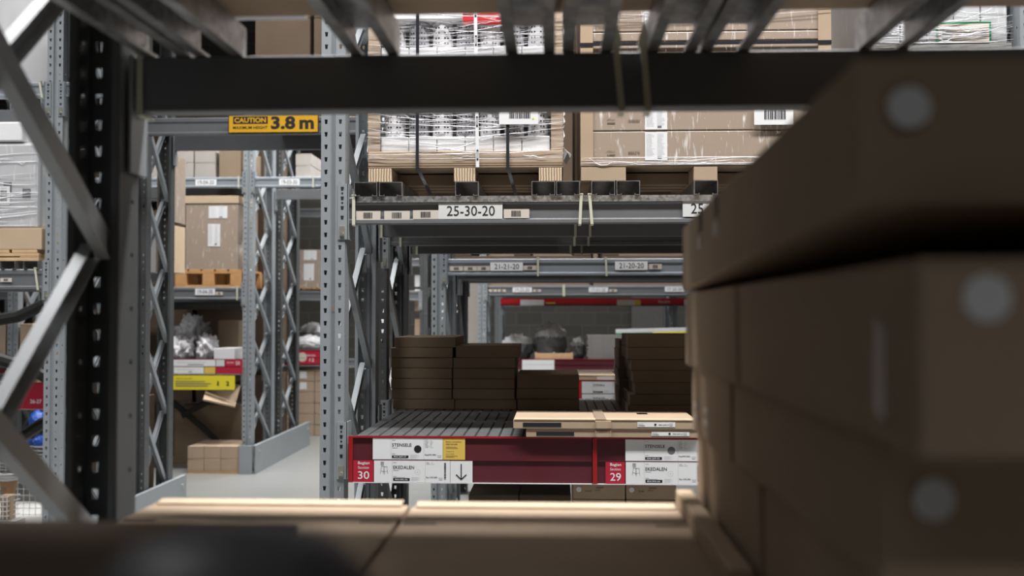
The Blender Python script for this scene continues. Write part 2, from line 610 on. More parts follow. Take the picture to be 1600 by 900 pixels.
# ------------------------------------------------------------------ beams
def beam(x0, x1, yf, zb, label, face=-1, h=0.113, mat='beam_grey', con=True, ties=(), labels=(), name='pallet_beam', galv=False, th=0.045, group=None, ext=None):
    """face -1: label side looks toward -y with its face at yf; +1: looks toward +y"""
    r = empty(name, (x0, yf, zb), label, 'rack beam', group)
    ct = 0.055 if labels else 0.0
    cb = 0.065 if labels else 0.12
    if ext:
        ct, cb = ext
    L = x1 - x0
    s = -face
    t = th
    prof = [(0.000, 0.0), (-0.006, 0.003), (-0.006, 0.016), (0.002, 0.022), (0.002, h * 0.70), (-0.004, h * 0.76), (-0.004, h - 0.006), (0.0, h), (t * 0.9, h), (t, h - 0.003), (t, 0.003), (t - 0.003, 0)]
    prof = [(p[0] * s, p[1]) for p in prof]
    o = MB().prism(prof, 0.0, L, mat).build('beam_body', r)
    recalc(o)
    if galv:
        g = MB().box(0.04, L - 0.04, -0.010 * s if s > 0 else 0, 0 if s > 0 else -0.010 * s, h - 0.024, h + 0.0015, 'galv')
        g.box(0.04, L - 0.04, 0, 0.03 * s, h, h + 0.002, 'galv') if s > 0 else None
        g.build('deck_edge_strip', r)
    if con:
        for e in (0, 1):
            c = MB()
            xa, xb = (-0.038, 0.004) if e == 0 else (L - 0.004, L + 0.038)
            ya, yb = (-0.0165, -0.0135) if s > 0 else (0.0135, 0.0165)
            c.box(xa, xb, ya, yb, -cb, h + ct, mat if mat != 'beam_grey' else 'steel')
            xc = xb if e == 0 else xa
            c.box(xc - 0.003, xc + 0.003, min(ya, 0.06 * s), max(yb, 0.06 * s), -cb, h + ct, mat if mat != 'beam_grey' else 'steel')
            xm = (xa + xb) / 2 - (0.003 if e == 0 else -0.003)
            yo = ya - 0.0006 if s > 0 else yb + 0.0006
            for q in (0.045, 0.012, -0.02 + h * 0.5 - 0.03, 0.0):
                pass
            for zc in (h + ct - 0.02, h + ct - 0.06, h + ct - 0.10, h + ct - 0.14):
                c.prism([(xm - 0.0045, zc - 0.008), (xm + 0.0045, zc - 0.008), (xm + 0.0065, zc + 0.006), (xm - 0.0065, zc + 0.006)], yo - 0.0004, yo + 0.0004, 'black', 'y')
            for zc in (h + ct - 0.04, h + ct - 0.08):
                c.prism([(xm + 0.004 * math.cos(k * PI / 4), zc + 0.004 * math.sin(k * PI / 4)) for k in range(8)], yo - 0.0004, yo + 0.0004, 'black', 'y')
            # safety clip and bolt
            c.box(xm - 0.010, xm + 0.010, yo - 0.0025 if s > 0 else yo, yo if s > 0 else yo + 0.0025, -cb + 0.010, -cb + 0.055, 'zinc')
            cc = c.build('end_connector', r)
            MB().tube([(xm, yo - 0.008 * s, -cb + 0.022), (xm, yo + 0.001, -cb + 0.022)], 0.0075, 'zinc', 8).build('bolt', cc)
    for tx, w_, skew in ties:
        m = MB()
        a = tx
        for (xa, xb) in ((a, a + w_),):
            yo = -0.012 * s
            lo, hi = min(yo, yo + 0.003 * s), max(yo, yo + 0.003 * s)
            vs = [(xa, lo, h + 0.004), (xb, lo, h + 0.004), (xb + skew, lo, -0.006), (xa + skew, lo, -0.006),
                  (xa, hi, h + 0.004), (xb, hi, h + 0.004), (xb + skew, hi, -0.006), (xa + skew, hi, -0.006)]
            m.add(vs, [(0, 3, 2, 1), (4, 5, 6, 7), (0, 1, 5, 4), (1, 2, 6, 5), (2, 3, 7, 6), (3, 0, 4, 7)], 'tie')
            m.box(xa, xb, min(yo, t * s), max(yo, t * s), h + 0.002, h + 0.005, 'tie')
            m.box(xa + skew, xb + skew, min(yo, t * s), max(yo, t * s), -0.007, -0.004, 'tie')
            m.box(xa - 0.002, xb + 0.002, min(yo, t * s) , min(yo, t * s) + 0.012, h + 0.002, h + 0.010, 'tie')
        m.build('cable_tie', r)
    for kind, xa, xb, za, zb_, txt in labels:
        yo = -0.0060 if s > 0 else 0.0060
        mm = 'paper_tan' if kind == 'bar' else ('paper_grey' if kind == 'big' else 'paper')
        pl = MB().box(xa, xb, yo, yo + 0.0012, za, zb_, mm)
        if kind == 'bar':
            p = pl.build('barcode_label', r)
            wd = xb - xa
            MB().barcode(xa + wd * 0.30, xb - wd * 0.32, za + (zb_ - za) * 0.18, zb_ - (zb_ - za) * 0.16, yo - 0.0008, 'ink').build('barcode', p)
        else:
            p = pl.build('location_label', r)
            wd = xb - xa
            MB().text(txt, xa + wd * 0.13, za + (zb_ - za) * 0.20, yo - 0.0008, 'ink', wd * 0.75, (zb_ - za) * 0.62).build('lettering', p)
    return r


def joist(x, y0, y1, z, label, w_=0.094, h=0.06, group=None):
    """downward-open C channel lying on the beams, lips turned in"""
    a, t, lip = w_ / 2, 0.0025, 0.022
    prof = [(-a, 0), (-a, h), (a, h), (a, 0), (a - lip, 0), (a - lip, 0.007), (a - lip + t, 0.007), (a - lip + t, t), (a - t, t), (a - t, h - t),
            (-a + t, h - t), (-a + t, t), (-a + lip - t, t), (-a + lip - t, 0.007), (-a + lip, 0.007), (-a + lip, 0)]
    m = MB()
    n = len(prof)
    vs = [(p[0], 0, p[1]) for p in prof] + [(p[0], y1 - y0, p[1]) for p in prof]
    fs = [(i, (i + 1) % n, n + (i + 1) % n, n + i) for i in range(n)]
    # end caps as the thin walls only
    for o_ in (0, n):
        for q in ((0, 1, 10, 11), (1, 2, 9, 10), (2, 3, 8, 9), (3, 4, 7, 8), (0, 11, 12, 15), (4, 5, 6, 7), (12, 13, 14, 15)):
            fs.append(tuple(o_ + i for i in q))
    m.add(vs, fs, 'joist')
    o = m.build('support_channel', None, (x, y0, z))
    recalc(o)
    return tag(o, label, 'support channel', group)


def deck_panel(x0, x1, y0, y1, z, label, group=None):
    """pressed steel shelf panel with ribs running front to back; top at z"""
    m = MB()
    m.box(0.002, x1 - x0 - 0.002, 0.002, y1 - y0 - 0.002, -0.010, -0.005, 'deck_gap')
    n = max(2, int(round((x1 - x0) / 0.05)))
    p = (x1 - x0) / n
    for k in range(n):
        a = k * p
        m.prism([(a + 0.003, -0.006), (a + 0.005, 0), (a + p - 0.005, 0), (a + p - 0.003, -0.006)], 0.0, y1 - y0, 'deck', 'y')
    m.box(0, x1 - x0, -0.003, 0.002, -0.022, -0.001, 'galv')
    for k in range(1, n, 2):
        m.box(k * p - 0.006, k * p + 0.006, -0.004, 0.004, -0.004, 0.003, 'galv')
    o = m.build('deck_panel', None, (x0, y0, z))
    return tag(o, label, 'shelf panel', group)


# ------------------------------------------------------------------ cartons and loads
def carton(x0, x1, y0, y1, z0, z1, label, mat='card', group=None, rz=0.0, tape=None, jit=0.0015, name='cardboard_box', seam=True, r=0.003, rx=0.0, cat='box'):
    cx, cy = (x0 + x1) / 2, (y0 + y1) / 2
    w_, d, h = (x1 - x0) / 2, (y1 - y0) / 2, z1 - z0
    m = MB().bbox(-w_, w_, -d, d, 0, h, mat, r=r, jit=jit)
    if seam and h > 0.03:
        # the fold of the lid: a slim darker slit round the top of the front face and the glued flap on the side
        m.box(-w_ + 0.004, w_ - 0.004, -d - 0.0006, -d + 0.002, h - 0.007, h - 0.0058, 'print_brown')
    o = m.build(name, None, (cx, cy, z0))
    o.rotation_euler = (rx, 0, rz)
    tag(o, label, cat, group)
    if tape:
        t = 0.024
        MB().box(-t, t, -d - 0.001, d + 0.001, h - 0.0005, h + 0.0012, 'tape').box(-t, t, -d - 0.0015, -d, h - 0.05 if h > 0.08 else h * 0.3, h + 0.001, 'tape').build('packing_tape', o)
    return o


def wood_pallet(x0, x1, y0, y1, z, label, mat='wood', h=0.13):
    m = MB()
    L, D = x1 - x0, y1 - y0
    r = empty('wooden_pallet', (x0, y0, z), label, 'pallet')
    for k in range(5):
        a = k * (L / 5)
        MB().bbox(a + 0.006, a + L / 5 - 0.012, 0, D, h - 0.02, h, mat, 0.002, seg=1).build('deck_board', r)
    for yy in (0, D / 2 - 0.05, D - 0.1):
        MB().bbox(0, L, yy, yy + 0.1, h - 0.04, h - 0.021, mat, 0.002, seg=1).build('stringer_board', r)
        MB().bbox(0, L, yy, yy + 0.1, 0, 0.02, mat, 0.002, seg=1).build('bottom_board', r)
        for xx in (0, L / 2 - 0.06, L - 0.12):
            MB().bbox(xx, xx + 0.12, yy, yy + 0.1, 0.021, h - 0.041, mat, 0.002, seg=1).build('block', r)
    return r


def paper_pallet(x0, x1, y0, y1, z, h, label, feet, mat='corrugated', board='card2'):
    r = empty('cardboard_pallet', (x0, y0, z), label, 'pallet')
    for a, b in feet:
        MB().bbox(a - x0, b - x0, 0, y1 - y0, 0, h - 0.007, mat, 0.002).build('foot', r)
    MB().bbox(0, x1 - x0, 0, y1 - y0, h - 0.006, h, board, 0.001).build('top_sheet', r)
    # folded boards lying between the feet, behind the front edge
    for k in range(3):
        MB().bbox(0.06, x1 - x0 - 0.06, 0.16 + 0.1 * k, 0.22 + 0.1 * k, 0.004, h - 0.012, board, 0.002).build('cross_board', r)
    return r


def film_strands(m, x0, x1, z0, z1, y, n, sl=0.12, seed=1, wmax=0.0022):
    rn = random.Random(seed)
    for k in range(n):
        za = rn.uniform(z0, z1)
        zb = za + rn.uniform(-sl, sl) * 0.5 + rn.choice([0, 0, 0.05])
        a = x0 if rn.random() < 0.55 else rn.uniform(x0, (x0 + x1) / 2)
        b = x1 if rn.random() < 0.5 else rn.uniform((x0 + x1) / 2, x1)
        if rn.random() < 0.35:
            a = rn.uniform(x0, x1 - 0.12)
            b = a + rn.uniform(0.04, 0.12)
            zb = za + rn.uniform(-0.03, 0.03)
        wd = rn.uniform(0.0005, wmax)
        N = 9
        pts = []
        ph, am = rn.uniform(0, 6), rn.uniform(0.0, 0.006)
        for i in range(N + 1):
            t = i / N
            zz = za + (zb - za) * t + am * math.sin(ph + 7 * t) - 0.02 * math.sin(PI * t) * rn.uniform(0.6, 0.9)
            zz = min(max(zz, z0), z1)
            pts.append((a + (b - a) * t, zz, wd * (0.3 + math.sin(PI * t) * rn.uniform(0.5, 1))))
        vs, fs = [], []
        yy = y - rn.uniform(0.0005, 0.004)
        for (px_, pz, pw) in pts:
            vs += [(px_, yy, pz - pw), (px_, yy - 0.0012, pz), (px_, yy, pz + pw)]
        for i in range(N):
            q = i * 3
            fs += [(q, q + 3, q + 4, q + 1), (q + 1, q + 4, q + 5, q + 2)]
        m.add(vs, fs, 'strand')


def white_label(parent, xa, xb, za, zb, y, name='shipping_label', code=True, lines=3, mat='paper'):
    p = MB().box(xa, xb, y, y + 0.0015, za, zb, mat).build(name, parent)
    m = MB()
    w_, h = xb - xa, zb - za
    yy = y - 0.0008
    if code:
        m.barcode(xa + w_ * 0.26, xb - w_ * 0.20, za + h * 0.22, zb - h * 0.22, yy, 'ink')
        m.rect(xa + w_ * 0.25, xb - w_ * 0.25, zb - h * 0.12, zb - h * 0.08, yy, 'ink_pale')
    else:
        for c_ in (0, 1):
            for k in range(lines * 3):
                zz = zb - h * (0.06 + 0.86 * k / (lines * 3))
                m.rect(xa + w_ * (0.06 + 0.48 * c_), xa + w_ * (0.06 + 0.48 * c_ + random.uniform(0.2, 0.38)), zz - h * 0.010, zz, yy, 'ink_pale')
        m.rect(xa + w_ * 0.56, xa + w_ * 0.74, za + h * 0.06, za + h * 0.13, yy, 'ink_soft')
    m.build('print', p)
    return p


# ================================================================== ROW OF THE CAMERA (near rack)
NX = -0.884
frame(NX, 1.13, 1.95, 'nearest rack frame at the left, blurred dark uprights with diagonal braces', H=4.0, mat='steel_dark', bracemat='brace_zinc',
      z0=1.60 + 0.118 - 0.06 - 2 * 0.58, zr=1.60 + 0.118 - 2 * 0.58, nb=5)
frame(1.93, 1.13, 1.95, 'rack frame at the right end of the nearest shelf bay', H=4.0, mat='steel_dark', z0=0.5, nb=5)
zb_up = EYE + 0.392
LX = NX + 0.055


def nx(px, Y=1.95):
    return X(px, Y, 100) - LX


beam(LX, 1.875, 1.95, zb_up, 'blurred dark upper beam of the nearest rack crossing the top of the picture', face=+1, mat='beam_grey', h=0.108,
     ties=())
# ties of the near beam are loops seen from the back
r = [o for o in bpy.data.objects if o.name.startswith('pallet_beam')][-1]
for a, sk in ((214, 0.0), (957, 0.012), (1000, 0.010)):
    xa = X(a, 1.90, 100) - LX
    m = MB()
    m.add([(xa, -0.052, 0.121), (xa + 0.012, -0.052, 0.121), (xa + 0.012 + sk, -0.052, -0.008), (xa + sk, -0.052, -0.008),
           (xa, -0.049, 0.121), (xa + 0.012, -0.049, 0.121), (xa + 0.012 + sk, -0.049, -0.008), (xa + sk, -0.049, -0.008)],
          [(0, 3, 2, 1), (4, 5, 6, 7), (0, 1, 5, 4), (1, 2, 6, 5), (2, 3, 7, 6), (3, 0, 4, 7)], 'tie')
    m.box(xa, xa + 0.012, -0.05, 0.006, 0.116, 0.119, 'tie')
    m.box(xa + sk, xa + 0.012 + sk, -0.05, 0.006, -0.008, -0.005, 'tie')
    m.box(xa - 0.004, xa + 0.016, -0.056, -0.044, 0.113, 0.128, 'tie')
    if a > 900:
        m.prism([(xa - 0.004, 0.128), (xa + 0.018, 0.128), (xa + 0.008, 0.165)], -0.054, -0.050, 'tie', 'y')
    m.build('cable_tie', r)
beam(LX, 1.875, 1.13, zb_up, 'upper front beam of the nearest rack, above the camera', face=-1)
beam(LX, 1.875, 1.95, EYE - 0.513 - 0.13, 'lower rear beam of the nearest rack under the foreground boxes', face=+1)
beam(LX, 1.875, 1.13, EYE - 0.513 - 0.13, 'lower front beam of the nearest rack under the foreground boxes', face=-1)
jz = zb_up + 0.1085
for k, px in enumerate((258, 340, 584, 829, 918, 1050, 1134, 1383)):
    joist(X(px, 1.9, 60), 1.0, 1.93, jz, '%s blurred steel support channel from the left on the nearest upper beams' % ORD[k])
for k in range(3):
    a = LX + 0.01 + k * 0.91
    deck_panel(a, a + 0.905, 1.08, 1.94, EYE - 0.513, 'ribbed steel shelf panel under the foreground boxes, %s from the left' % ORD[k])

# loads above the camera on the near channels
tz = jz + 0.0605
for k, (a, b, c) in enumerate(((-0.62, 0.02, 'left'), (0.10, 0.90, 'middle'), (0.98, 1.78, 'right'))):
    p = paper_pallet(a, b, 1.0, 1.875, tz, 0.012, 'flat brown board pallet overhead, %s of three on the nearest channels' % c, [], board='card')
    for ch in list(p.children):
        if ch.name.startswith('cross'):
            bpy.data.objects.remove(ch)
    carton(a, b, 1.0, 1.88, tz + 0.0125, tz + 0.9, 'big brown carton overhead on the nearest rack, %s of three' % c, 'card', tape=False)
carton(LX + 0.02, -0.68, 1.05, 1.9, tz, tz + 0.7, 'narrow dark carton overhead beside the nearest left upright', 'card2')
o = MB().bbox(-0.085, 0.085, -0.02, 0.02, 0, 0.008, 'white_plastic', 0.003).build('plastic_strip', None, (X(408, 1.9, 23), 1.905, Z(27, 1.905, 408)))
tag(o, 'blurred white plastic strip hanging under the overhead carton edge', 'plastic strip')
o.parent = None

# ------------------------------------------------------------------ flat boxes in the foreground
T = EYE - 0.362
DK = EYE - 0.5125


def flap_box(x0, x1, y0, y1, label):
    o = carton(x0, x1, y0, y1, DK, T, label, 'card', jit=0.001, seam=False)
    w_, d, h = (x1 - x0) / 2, (y1 - y0) / 2, T - DK
    m = MB()
    # lifted lid edge along the far side
    m.prism([(d - 0.020, h + 0.0005), (d + 0.012, h + 0.004), (d + 0.012, h + 0.007), (d - 0.020, h + 0.0035)], -w_ + 0.01, w_ - 0.012, 'card_edge', 'x')
    m.build('lid_flap', o)
    for sx in (-1, 1):
        MB().box(sx * (w_ - 0.035) - 0.028, sx * (w_ - 0.035) + 0.028, d - 0.16, d - 0.145, h + 0.0002, h + 0.0012, 'print_brown').build('lid_slot', o)
    return o


flap_box(X(236, 1.85, 783), X(637, 1.85, 783), 1.18, 1.87, 'wide flat brown box in the foreground, left of the two on the near shelf')
flap_box(X(643, 1.85, 783), X(1066, 1.85, 783), 1.18, 1.86, 'wide flat brown box in the foreground, beside the tall box stack')
# carton and draped plastic at lower left
carton(-0.79, -0.27, 0.62, 1.05, DK, EYE - 0.222, 'blurred dark brown carton in the bottom left corner', 'card_shade_dark')


zt_p = EYE - 0.100
pp = MB().lathe([(0.074, 0.0), (0.076, 0.5), (0.078, zt_p - 0.10), (0.074, zt_p - 0.05), (0.064, zt_p - 0.025), (0.048, zt_p - 0.009), (0.025, zt_p - 0.002), (0.001, zt_p)], 0, 0, 'black_plastic', 32).build('wrapped_parcel', None, (-0.150, 0.46, 0), smooth=True)
tag(pp, 'tall blurred black plastic-wrapped parcel standing at the bottom left', 'parcel')
MB().bbox(-0.014, 0.014, -0.002, 0.002, 0, 0.035, 'paper_grey', 0.002).build('parcel_label', pp, (-0.012, -0.062, zt_p - 0.028)).rotation_euler = (-1.1, 0, 0)

# ------------------------------------------------------------------ tall stack on the right
def sticker(parent, px, py, Yf, rad, dz=0.0):
    x, z = px2(px, py, Yf)
    l = parent.location
    m = MB().disc(0, 0, rad, 0, 'paper', 32)
    o = m.build('round_sticker', parent, (x - l.x, Yf - l.y - 0.002, z - l.z + dz))
    return o


xs1, xs2, xs3, xs4 = X(1066, 1.85), X(1073, 1.85), X(1083, 1.85), X(1090, 1.85)
RW = 0.62
rows = [(EYE - 0.361, EYE - 0.217, xs4, 1338), (EYE - 0.2165, EYE - 0.0985, xs3, 1368), (EYE - 0.098, EYE + 0.038, xs2, 1432)]
for k, (za, zb, xl, cpx) in enumerate(rows):
    yn = YatX(cpx, xl)
    ysplit = YatX((1142, 1142, 1152)[k], xl)
    if k > 0:
        far = carton(xl, xl + RW, ysplit + 0.006, 1.87, za, zb, 'brown box at the far end of the right stack, %s row from the bottom' % ORD[k], 'card', r=0.004, rz=0)
        q = 0.0
    else:
        far = carton(xl, xl + RW, 1.29, 1.87, za, zb, 'brown box at the far end of the right stack, bottom row', 'card', r=0.004)
        ysplit = 1.28
    near = carton(xl + 0.002, xl + RW, yn, ysplit, za, zb, 'long brown box at the near end of the right stack, %s row from the bottom' % ORD[k], 'card', r=0.004)
    if k == 2:
        sticker(near, 1541, 466, yn, 0.0160)
        m = MB().box(-RW / 2 - 0.0010, -RW / 2 + 0.001, -0.012, 0.012, 0, 0.07, 'tape').build('packing_tape', near, (0, -0.25, 0.02))
    if k == 1:
        sticker(near, 1458, 780, yn, 0.0165)
        for yy in (0.16, 0.05):
            MB().box(-RW / 2 - 0.0015, -RW / 2 + 0.001, -0.022, 0.022, 0, 0.010, 'paper_tan').build('small_label', far, (0, yy - 0.05, 0.02)) if False else None
            for zz in (0.025, 0.045):
                MB().box(-RW / 2 - 0.0015, -RW / 2 + 0.001, -0.024, 0.024, 0, 0.009, 'paper_tan').build('small_label', far, (0, yy - 0.02, zz))
yn = YatX(1340, xs1)
top = carton(xs1, xs1 + RW, yn, 1.85, EYE + 0.0395, EYE + 0.157, 'long brown box on top of the right stack', 'card', r=0.004, rx=-math.radians(2.3))
top.location.z += 0.0215
sticker(top, 1422, 168, yn - 0.006, 0.0165, dz=-0.021)
for yy, dz in ((0.30, 0.055), (0.14, 0.058)):
    MB().box(-RW / 2 - 0.0012, -RW / 2 + 0.001, -0.02, 0.02, 0, 0.018, 'paper_tan').build('small_label', top, (0, yy, dz))
    MB().box(-RW / 2 - 0.0012, -RW / 2 + 0.001, -0.016, 0.016, 0, 0.03, 'print_brown').build('small_print', top, (0, yy, dz + 0.026))
o = MB().bbox(-0.015, 0.015, -0.29, 0.29, 0, 0.032, 'card_pale', 0.003).build('cardboard_edge_strip', None, (xs1 + 0.004, 1.58, T + 0.001))
tag(o, 'slim folded cardboard strip along the foot of the right stack', 'cardboard strip')

# ================================================================== FOCUSED RACK (row 25)
AX = X(519.5, 4.1)
AR = AX + 2.86
YA0, YA1, YB0, YB1 = 4.1, 4.9, 5.13, 5.93
fr = frame(AX, YA0, YA1, 'sharp grey rack frame left of the section 30 price rail', z0=0.22, dz=0.56, mat='steel')
MB().disc(0, 0, 0.0035, 0, 'red_dot', 12).build('red_dot', fr, (0.0, -0.002 + 0.008, Z(482, 4.1, 519)))
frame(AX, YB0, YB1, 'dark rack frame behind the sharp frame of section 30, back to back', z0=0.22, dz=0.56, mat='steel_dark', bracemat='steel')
frame(AR, YA0, YA1, 'rack frame at the right end of section 29, behind the box stack', z0=0.22, dz=0.56)
frame(AR, YB0, YB1, 'rear rack frame at the right end behind section 29', z0=0.22, dz=0.56)
bx0, bx1 = AX + 0.06, AR - 0.06
zA = EYE + 0.3675


def lx(px):
    return X(px, 4.1, 330) - bx0


hz = lambda py: Z(py, 4.1, 700) - zA
beam(bx0, bx1, YA0 + 0.012, zA, 'grey upper beam with location label 25-30-20 and barcodes', h=0.113, galv=True,
     ties=((lx(550), 0.013, 0.0), (lx(906), 0.012, -0.006), (lx(919), 0.012, 0.010)),
     labels=(('bar', lx(556), lx(594), hz(343), hz(329), ''), ('bar', lx(600), lx(640), hz(343), hz(329), ''), ('bar', lx(645), lx(685), hz(342), hz(328), ''),
             ('big', lx(685), lx(785), hz(342), hz(317), '25-30-20'), ('bar', lx(787), lx(827), hz(341), hz(327), ''),
             ('big', lx(1067), lx(1168), hz(340), hz(315), '25-29-20')))
for (y_, f_, z_, lb) in ((YA1 - 0.012, 1, EYE + 0.370, 'dark second upper beam behind the 25-30-20 beam'), (YB0 + 0.012, -1, EYE + 0.347, 'dark third upper beam behind the 25-30-20 beam'),
                         (YB1 - 0.012, 1, EYE + 0.347, 'dark fourth upper beam, rearmost behind the 25-30-20 beam')):
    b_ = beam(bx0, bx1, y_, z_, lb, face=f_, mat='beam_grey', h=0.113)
    for tx in {1: ((594, 0.0), (897, 0.0), (920, 0.0)), -1: ((622, 0.0), (896, 0.0), (918, 0.0))}[f_] if y_ < 5.5 else ((650, 0.0), (890, 0.0), (907, 0.0)):
        xa = X(tx[0], y_ - 0.05, 370) - bx0
        yy = -0.056 if f_ == 1 else -0.012
        MB().box(xa, xa + 0.012, yy, yy + 0.003, -0.006, 0.118, 'tie').build('cable_tie', b_)
zD = EYE - 0.511
for (y_, f_, lb) in ((YA0 + 0.012, -1, 'lower front beam behind the red price rails'), (YA1 - 0.012, 1, 'lower second beam under the shelf panels of section 30'),
                     (YB0 + 0.012, -1, 'lower third beam under the stacked flat boxes'), (YB1 - 0.012, 1, 'lower rearmost beam under the stacked flat boxes')):
    beam(bx0, bx1, y_, zD - 0.138, lb, face=f_, mat='beam_grey', h=0.113, ext=(0.083, 0.04))
# connector of the deck level is taller in the photo: price rail bracket
for k in range(3):
    a = bx0 + 0.035 + k * 0.90
    c = ('left', 'middle', 'right')[k]
    deck_panel(a, a + 0.895, 4.115, 4.67, zD, 'ribbed dark steel shelf panel at the front of the focused rack, %s of three' % c)
    deck_panel(a, a + 0.895, 4.685, 5.10, zD, 'ribbed dark steel shelf panel in the second row of the focused rack, %s of three' % c)
    deck_panel(a, a + 0.895, 5.135, 5.925, zD, 'ribbed dark steel shelf panel at the back of the focused rack, %s of three' % c)

# channels on the upper beams
for k, px in enumerate((571.5, 610.5, 729.5, 849, 887.5, 942.5, 981.5, 1103, 1240, 1330, 1370, 1490)):
    joist(X(px, 4.1, 292), 4.095, 4.92, zA + 0.1150, '%s steel support channel from the left on the 25-30-20 beam' % ORD[k], w_=0.0965, h=0.0585)
JT = zA + 0.115 + 0.0590

# load 1: white perforated tubs on a cardboard pallet
p1a, p1b = X(575, 4.1, 250), X(880, 4.1, 250)
pt = Z(260, 4.1, 700)
pal = paper_pallet(p1a, p1b, 4.10, 4.92, JT, pt - JT, 'cardboard pallet with corrugated feet under the film-wrapped white load', [(p1a + 0.002, p1a + 0.098), (X(709, 4.1, 270), X(743, 4.1, 270)), (X(842, 4.1, 270), p1b - 0.006)])
ld = empty('wrapped_load', ((p1a + p1b) / 2, 4.5, pt + 0.001), 'film-wrapped pallet load of white perforated tubs with black straps', 'pallet load')
hw = (p1b - p1a) / 2
zt = lambda py: Z(py, 4.1, 700) - (pt + 0.001)
MB().bbox(-hw, hw, -0.40, 0.40, 0, zt(236), 'card', 0.004).build('cardboard_tray', ld)
for sx in (-1, 1):
    for sy in (-1, 1):
        a = sx * hw
        m = MB().box(min(a, a - sx * 0.050), max(a, a - sx * 0.050), sy * 0.395 - 0.003, sy * 0.395 + 0.003, zt(236), 1.15, 'card')
        m.box(min(a, a - sx * 0.004), max(a, a - sx * 0.004), min(sy * 0.395, sy * 0.345), max(sy * 0.395, sy * 0.345), zt(236), 1.15, 'card')
        m.build('corner_post', ld)
lev = [zt(238), zt(238) + 0.374, zt(238) + 0.748]
for li, zz in enumerate(lev):
    m = MB()
    for k in range(6):
        a = -hw + 0.052 + k * (2 * hw - 0.104) / 6
        b = a + (2 * hw - 0.104) / 6 - 0.003
        MB().bbox(a, b, -0.388, 0.388, zz + 0.001, zz + 0.068, 'white_card', 0.004).build('white_carton', ld)
    for k in range(7):
        wc = (2 * hw - 0.11) / 7
        cx = -hw + 0.055 + (k + 0.5) * wc
        m = MB()
        rr = wc * 0.43
        m.lathe([(0.001, zz + 0.0695), (rr * 0.94, zz + 0.0695), (rr, zz + 0.08), (rr, zz + 0.172), (rr * 0.97, zz + 0.18), (0.001, zz + 0.18)], cx, -0.335, 'tub_grey' if k % 2 else 'white_plastic', 20)
        rb = random.Random(k + li * 10)
        for row in range(4):
            for ang in (-0.75, -0.45, 0.05, 0.35, 0.65) if k % 2 else (-0.6, -0.3, 0.3, 0.6):
                x_ = cx + rr * 1.004 * math.sin(ang)
                y_ = -0.335 - rr * 1.004 * math.cos(ang)
                z_ = zz + 0.088 + row * 0.022
                t_ = Vector((math.cos(ang), math.sin(ang), 0)) * 0.0042
                n_ = Vector((math.sin(ang), -math.cos(ang), 0)) * 0.0006
                c_ = Vector((x_, y_, z_)) + n_
                m.add([c_ + t_ * math.cos(q * PI / 4) + Vector((0, 0, 0.0042 * math.sin(q * PI / 4))) for q in range(8)], [tuple(range(8))], 'ink')
        m.build('perforated_tub', ld, smooth=False)
    MB().bbox(-hw + 0.05, hw - 0.05, -0.22, 0.388, zz + 0.07, zz + 0.18, 'black', 0.003).build('gap_shade', ld)  # black block put in as the shade between the tubs
    MB().bbox(-hw + 0.052, hw - 0.052, -0.388, 0.388, zz + 0.183, zz + 0.371, 'white_card', 0.006).build('white_carton', ld)
MB().box(X(723, 4.1, 30) - ld.location.x, X(790, 4.1, 30) - ld.location.x, -0.392, -0.3885, zt(38), zt(6), 'bright_red').build('red_panel', ld)
for px, dx in ((650, 0.0), (791, 0.0)):
    a = X(px, 4.1, 220) - ld.location.x
    m = MB().box(a, a + 0.013, -0.409, -0.406, zt(266), 1.15, 'strap')
    m.bar((a + 0.0065, -0.406, zt(262)), (a + 0.05 if px < 700 else a + 0.035, -0.30, zt(300)), 0.014, 0.002, 'strap', side=Vector((0, 1, 0)))
    m.build('black_strap', ld)
a = X(738, 4.1, 30) - ld.location.x
m = MB()
m.add([(a, -0.4095, 1.1), (a + 0.014, -0.4095, 1.1), (a + 0.030, -0.4095, zt(262)), (a + 0.016, -0.4095, zt(262)), (a, -0.4065, 1.1), (a + 0.014, -0.4065, 1.1), (a + 0.030, -0.4065, zt(262)), (a + 0.016, -0.4065, zt(262))],
      [(0, 3, 2, 1), (4, 5, 6, 7), (0, 1, 5, 4), (1, 2, 6, 5), (2, 3, 7, 6), (3, 0, 4, 7)], 'paper')
for zc in (zt(191), zt(243), zt(65), zt(20)):
    t_ = (1.1 - zc) / (1.1 - zt(262)) * 0.016
    m.box(a + t_ + 0.004, a + t_ + 0.011, -0.4105, -0.4092, zc - 0.022, zc + 0.022, 'ink')
    m.box(a + t_ + 0.006, a + t_ + 0.009, -0.4110, -0.4104, zc - 0.014, zc + 0.014, 'paper')
m.build('white_printed_strap', ld)
white_label(ld, X(780, 4.1, 185) - ld.location.x, X(841, 4.1, 185) - ld.location.x, zt(196), zt(155), -0.4135)
MB().disc(X(833, 4.1, 186) - ld.location.x, zt(187), 0.004, -0.4145, 'sign_yellow', 12).build('yellow_dot', ld)
m = MB()
film_strands(m, -hw - 0.004, hw + 0.004, 0.03, 0.60, -0.4035, 75, seed=4, wmax=0.0018)
film_strands(m, -hw - 0.004, hw + 0.004, 0.58, 1.12, -0.4035, 50, seed=9, wmax=0.0018)
for sx in (-1, 1):
    for k in range(16):
        zz = random.uniform(0.03, 1.0)
        m.prism([(sx * (hw + 0.001), zz), (sx * (hw + random.uniform(0.003, 0.010)), zz + 0.01), (sx * (hw + 0.001), zz + 0.035)], -0.40, -0.38, 'strand', 'y')
m.build('film_strands', ld)
m = MB()
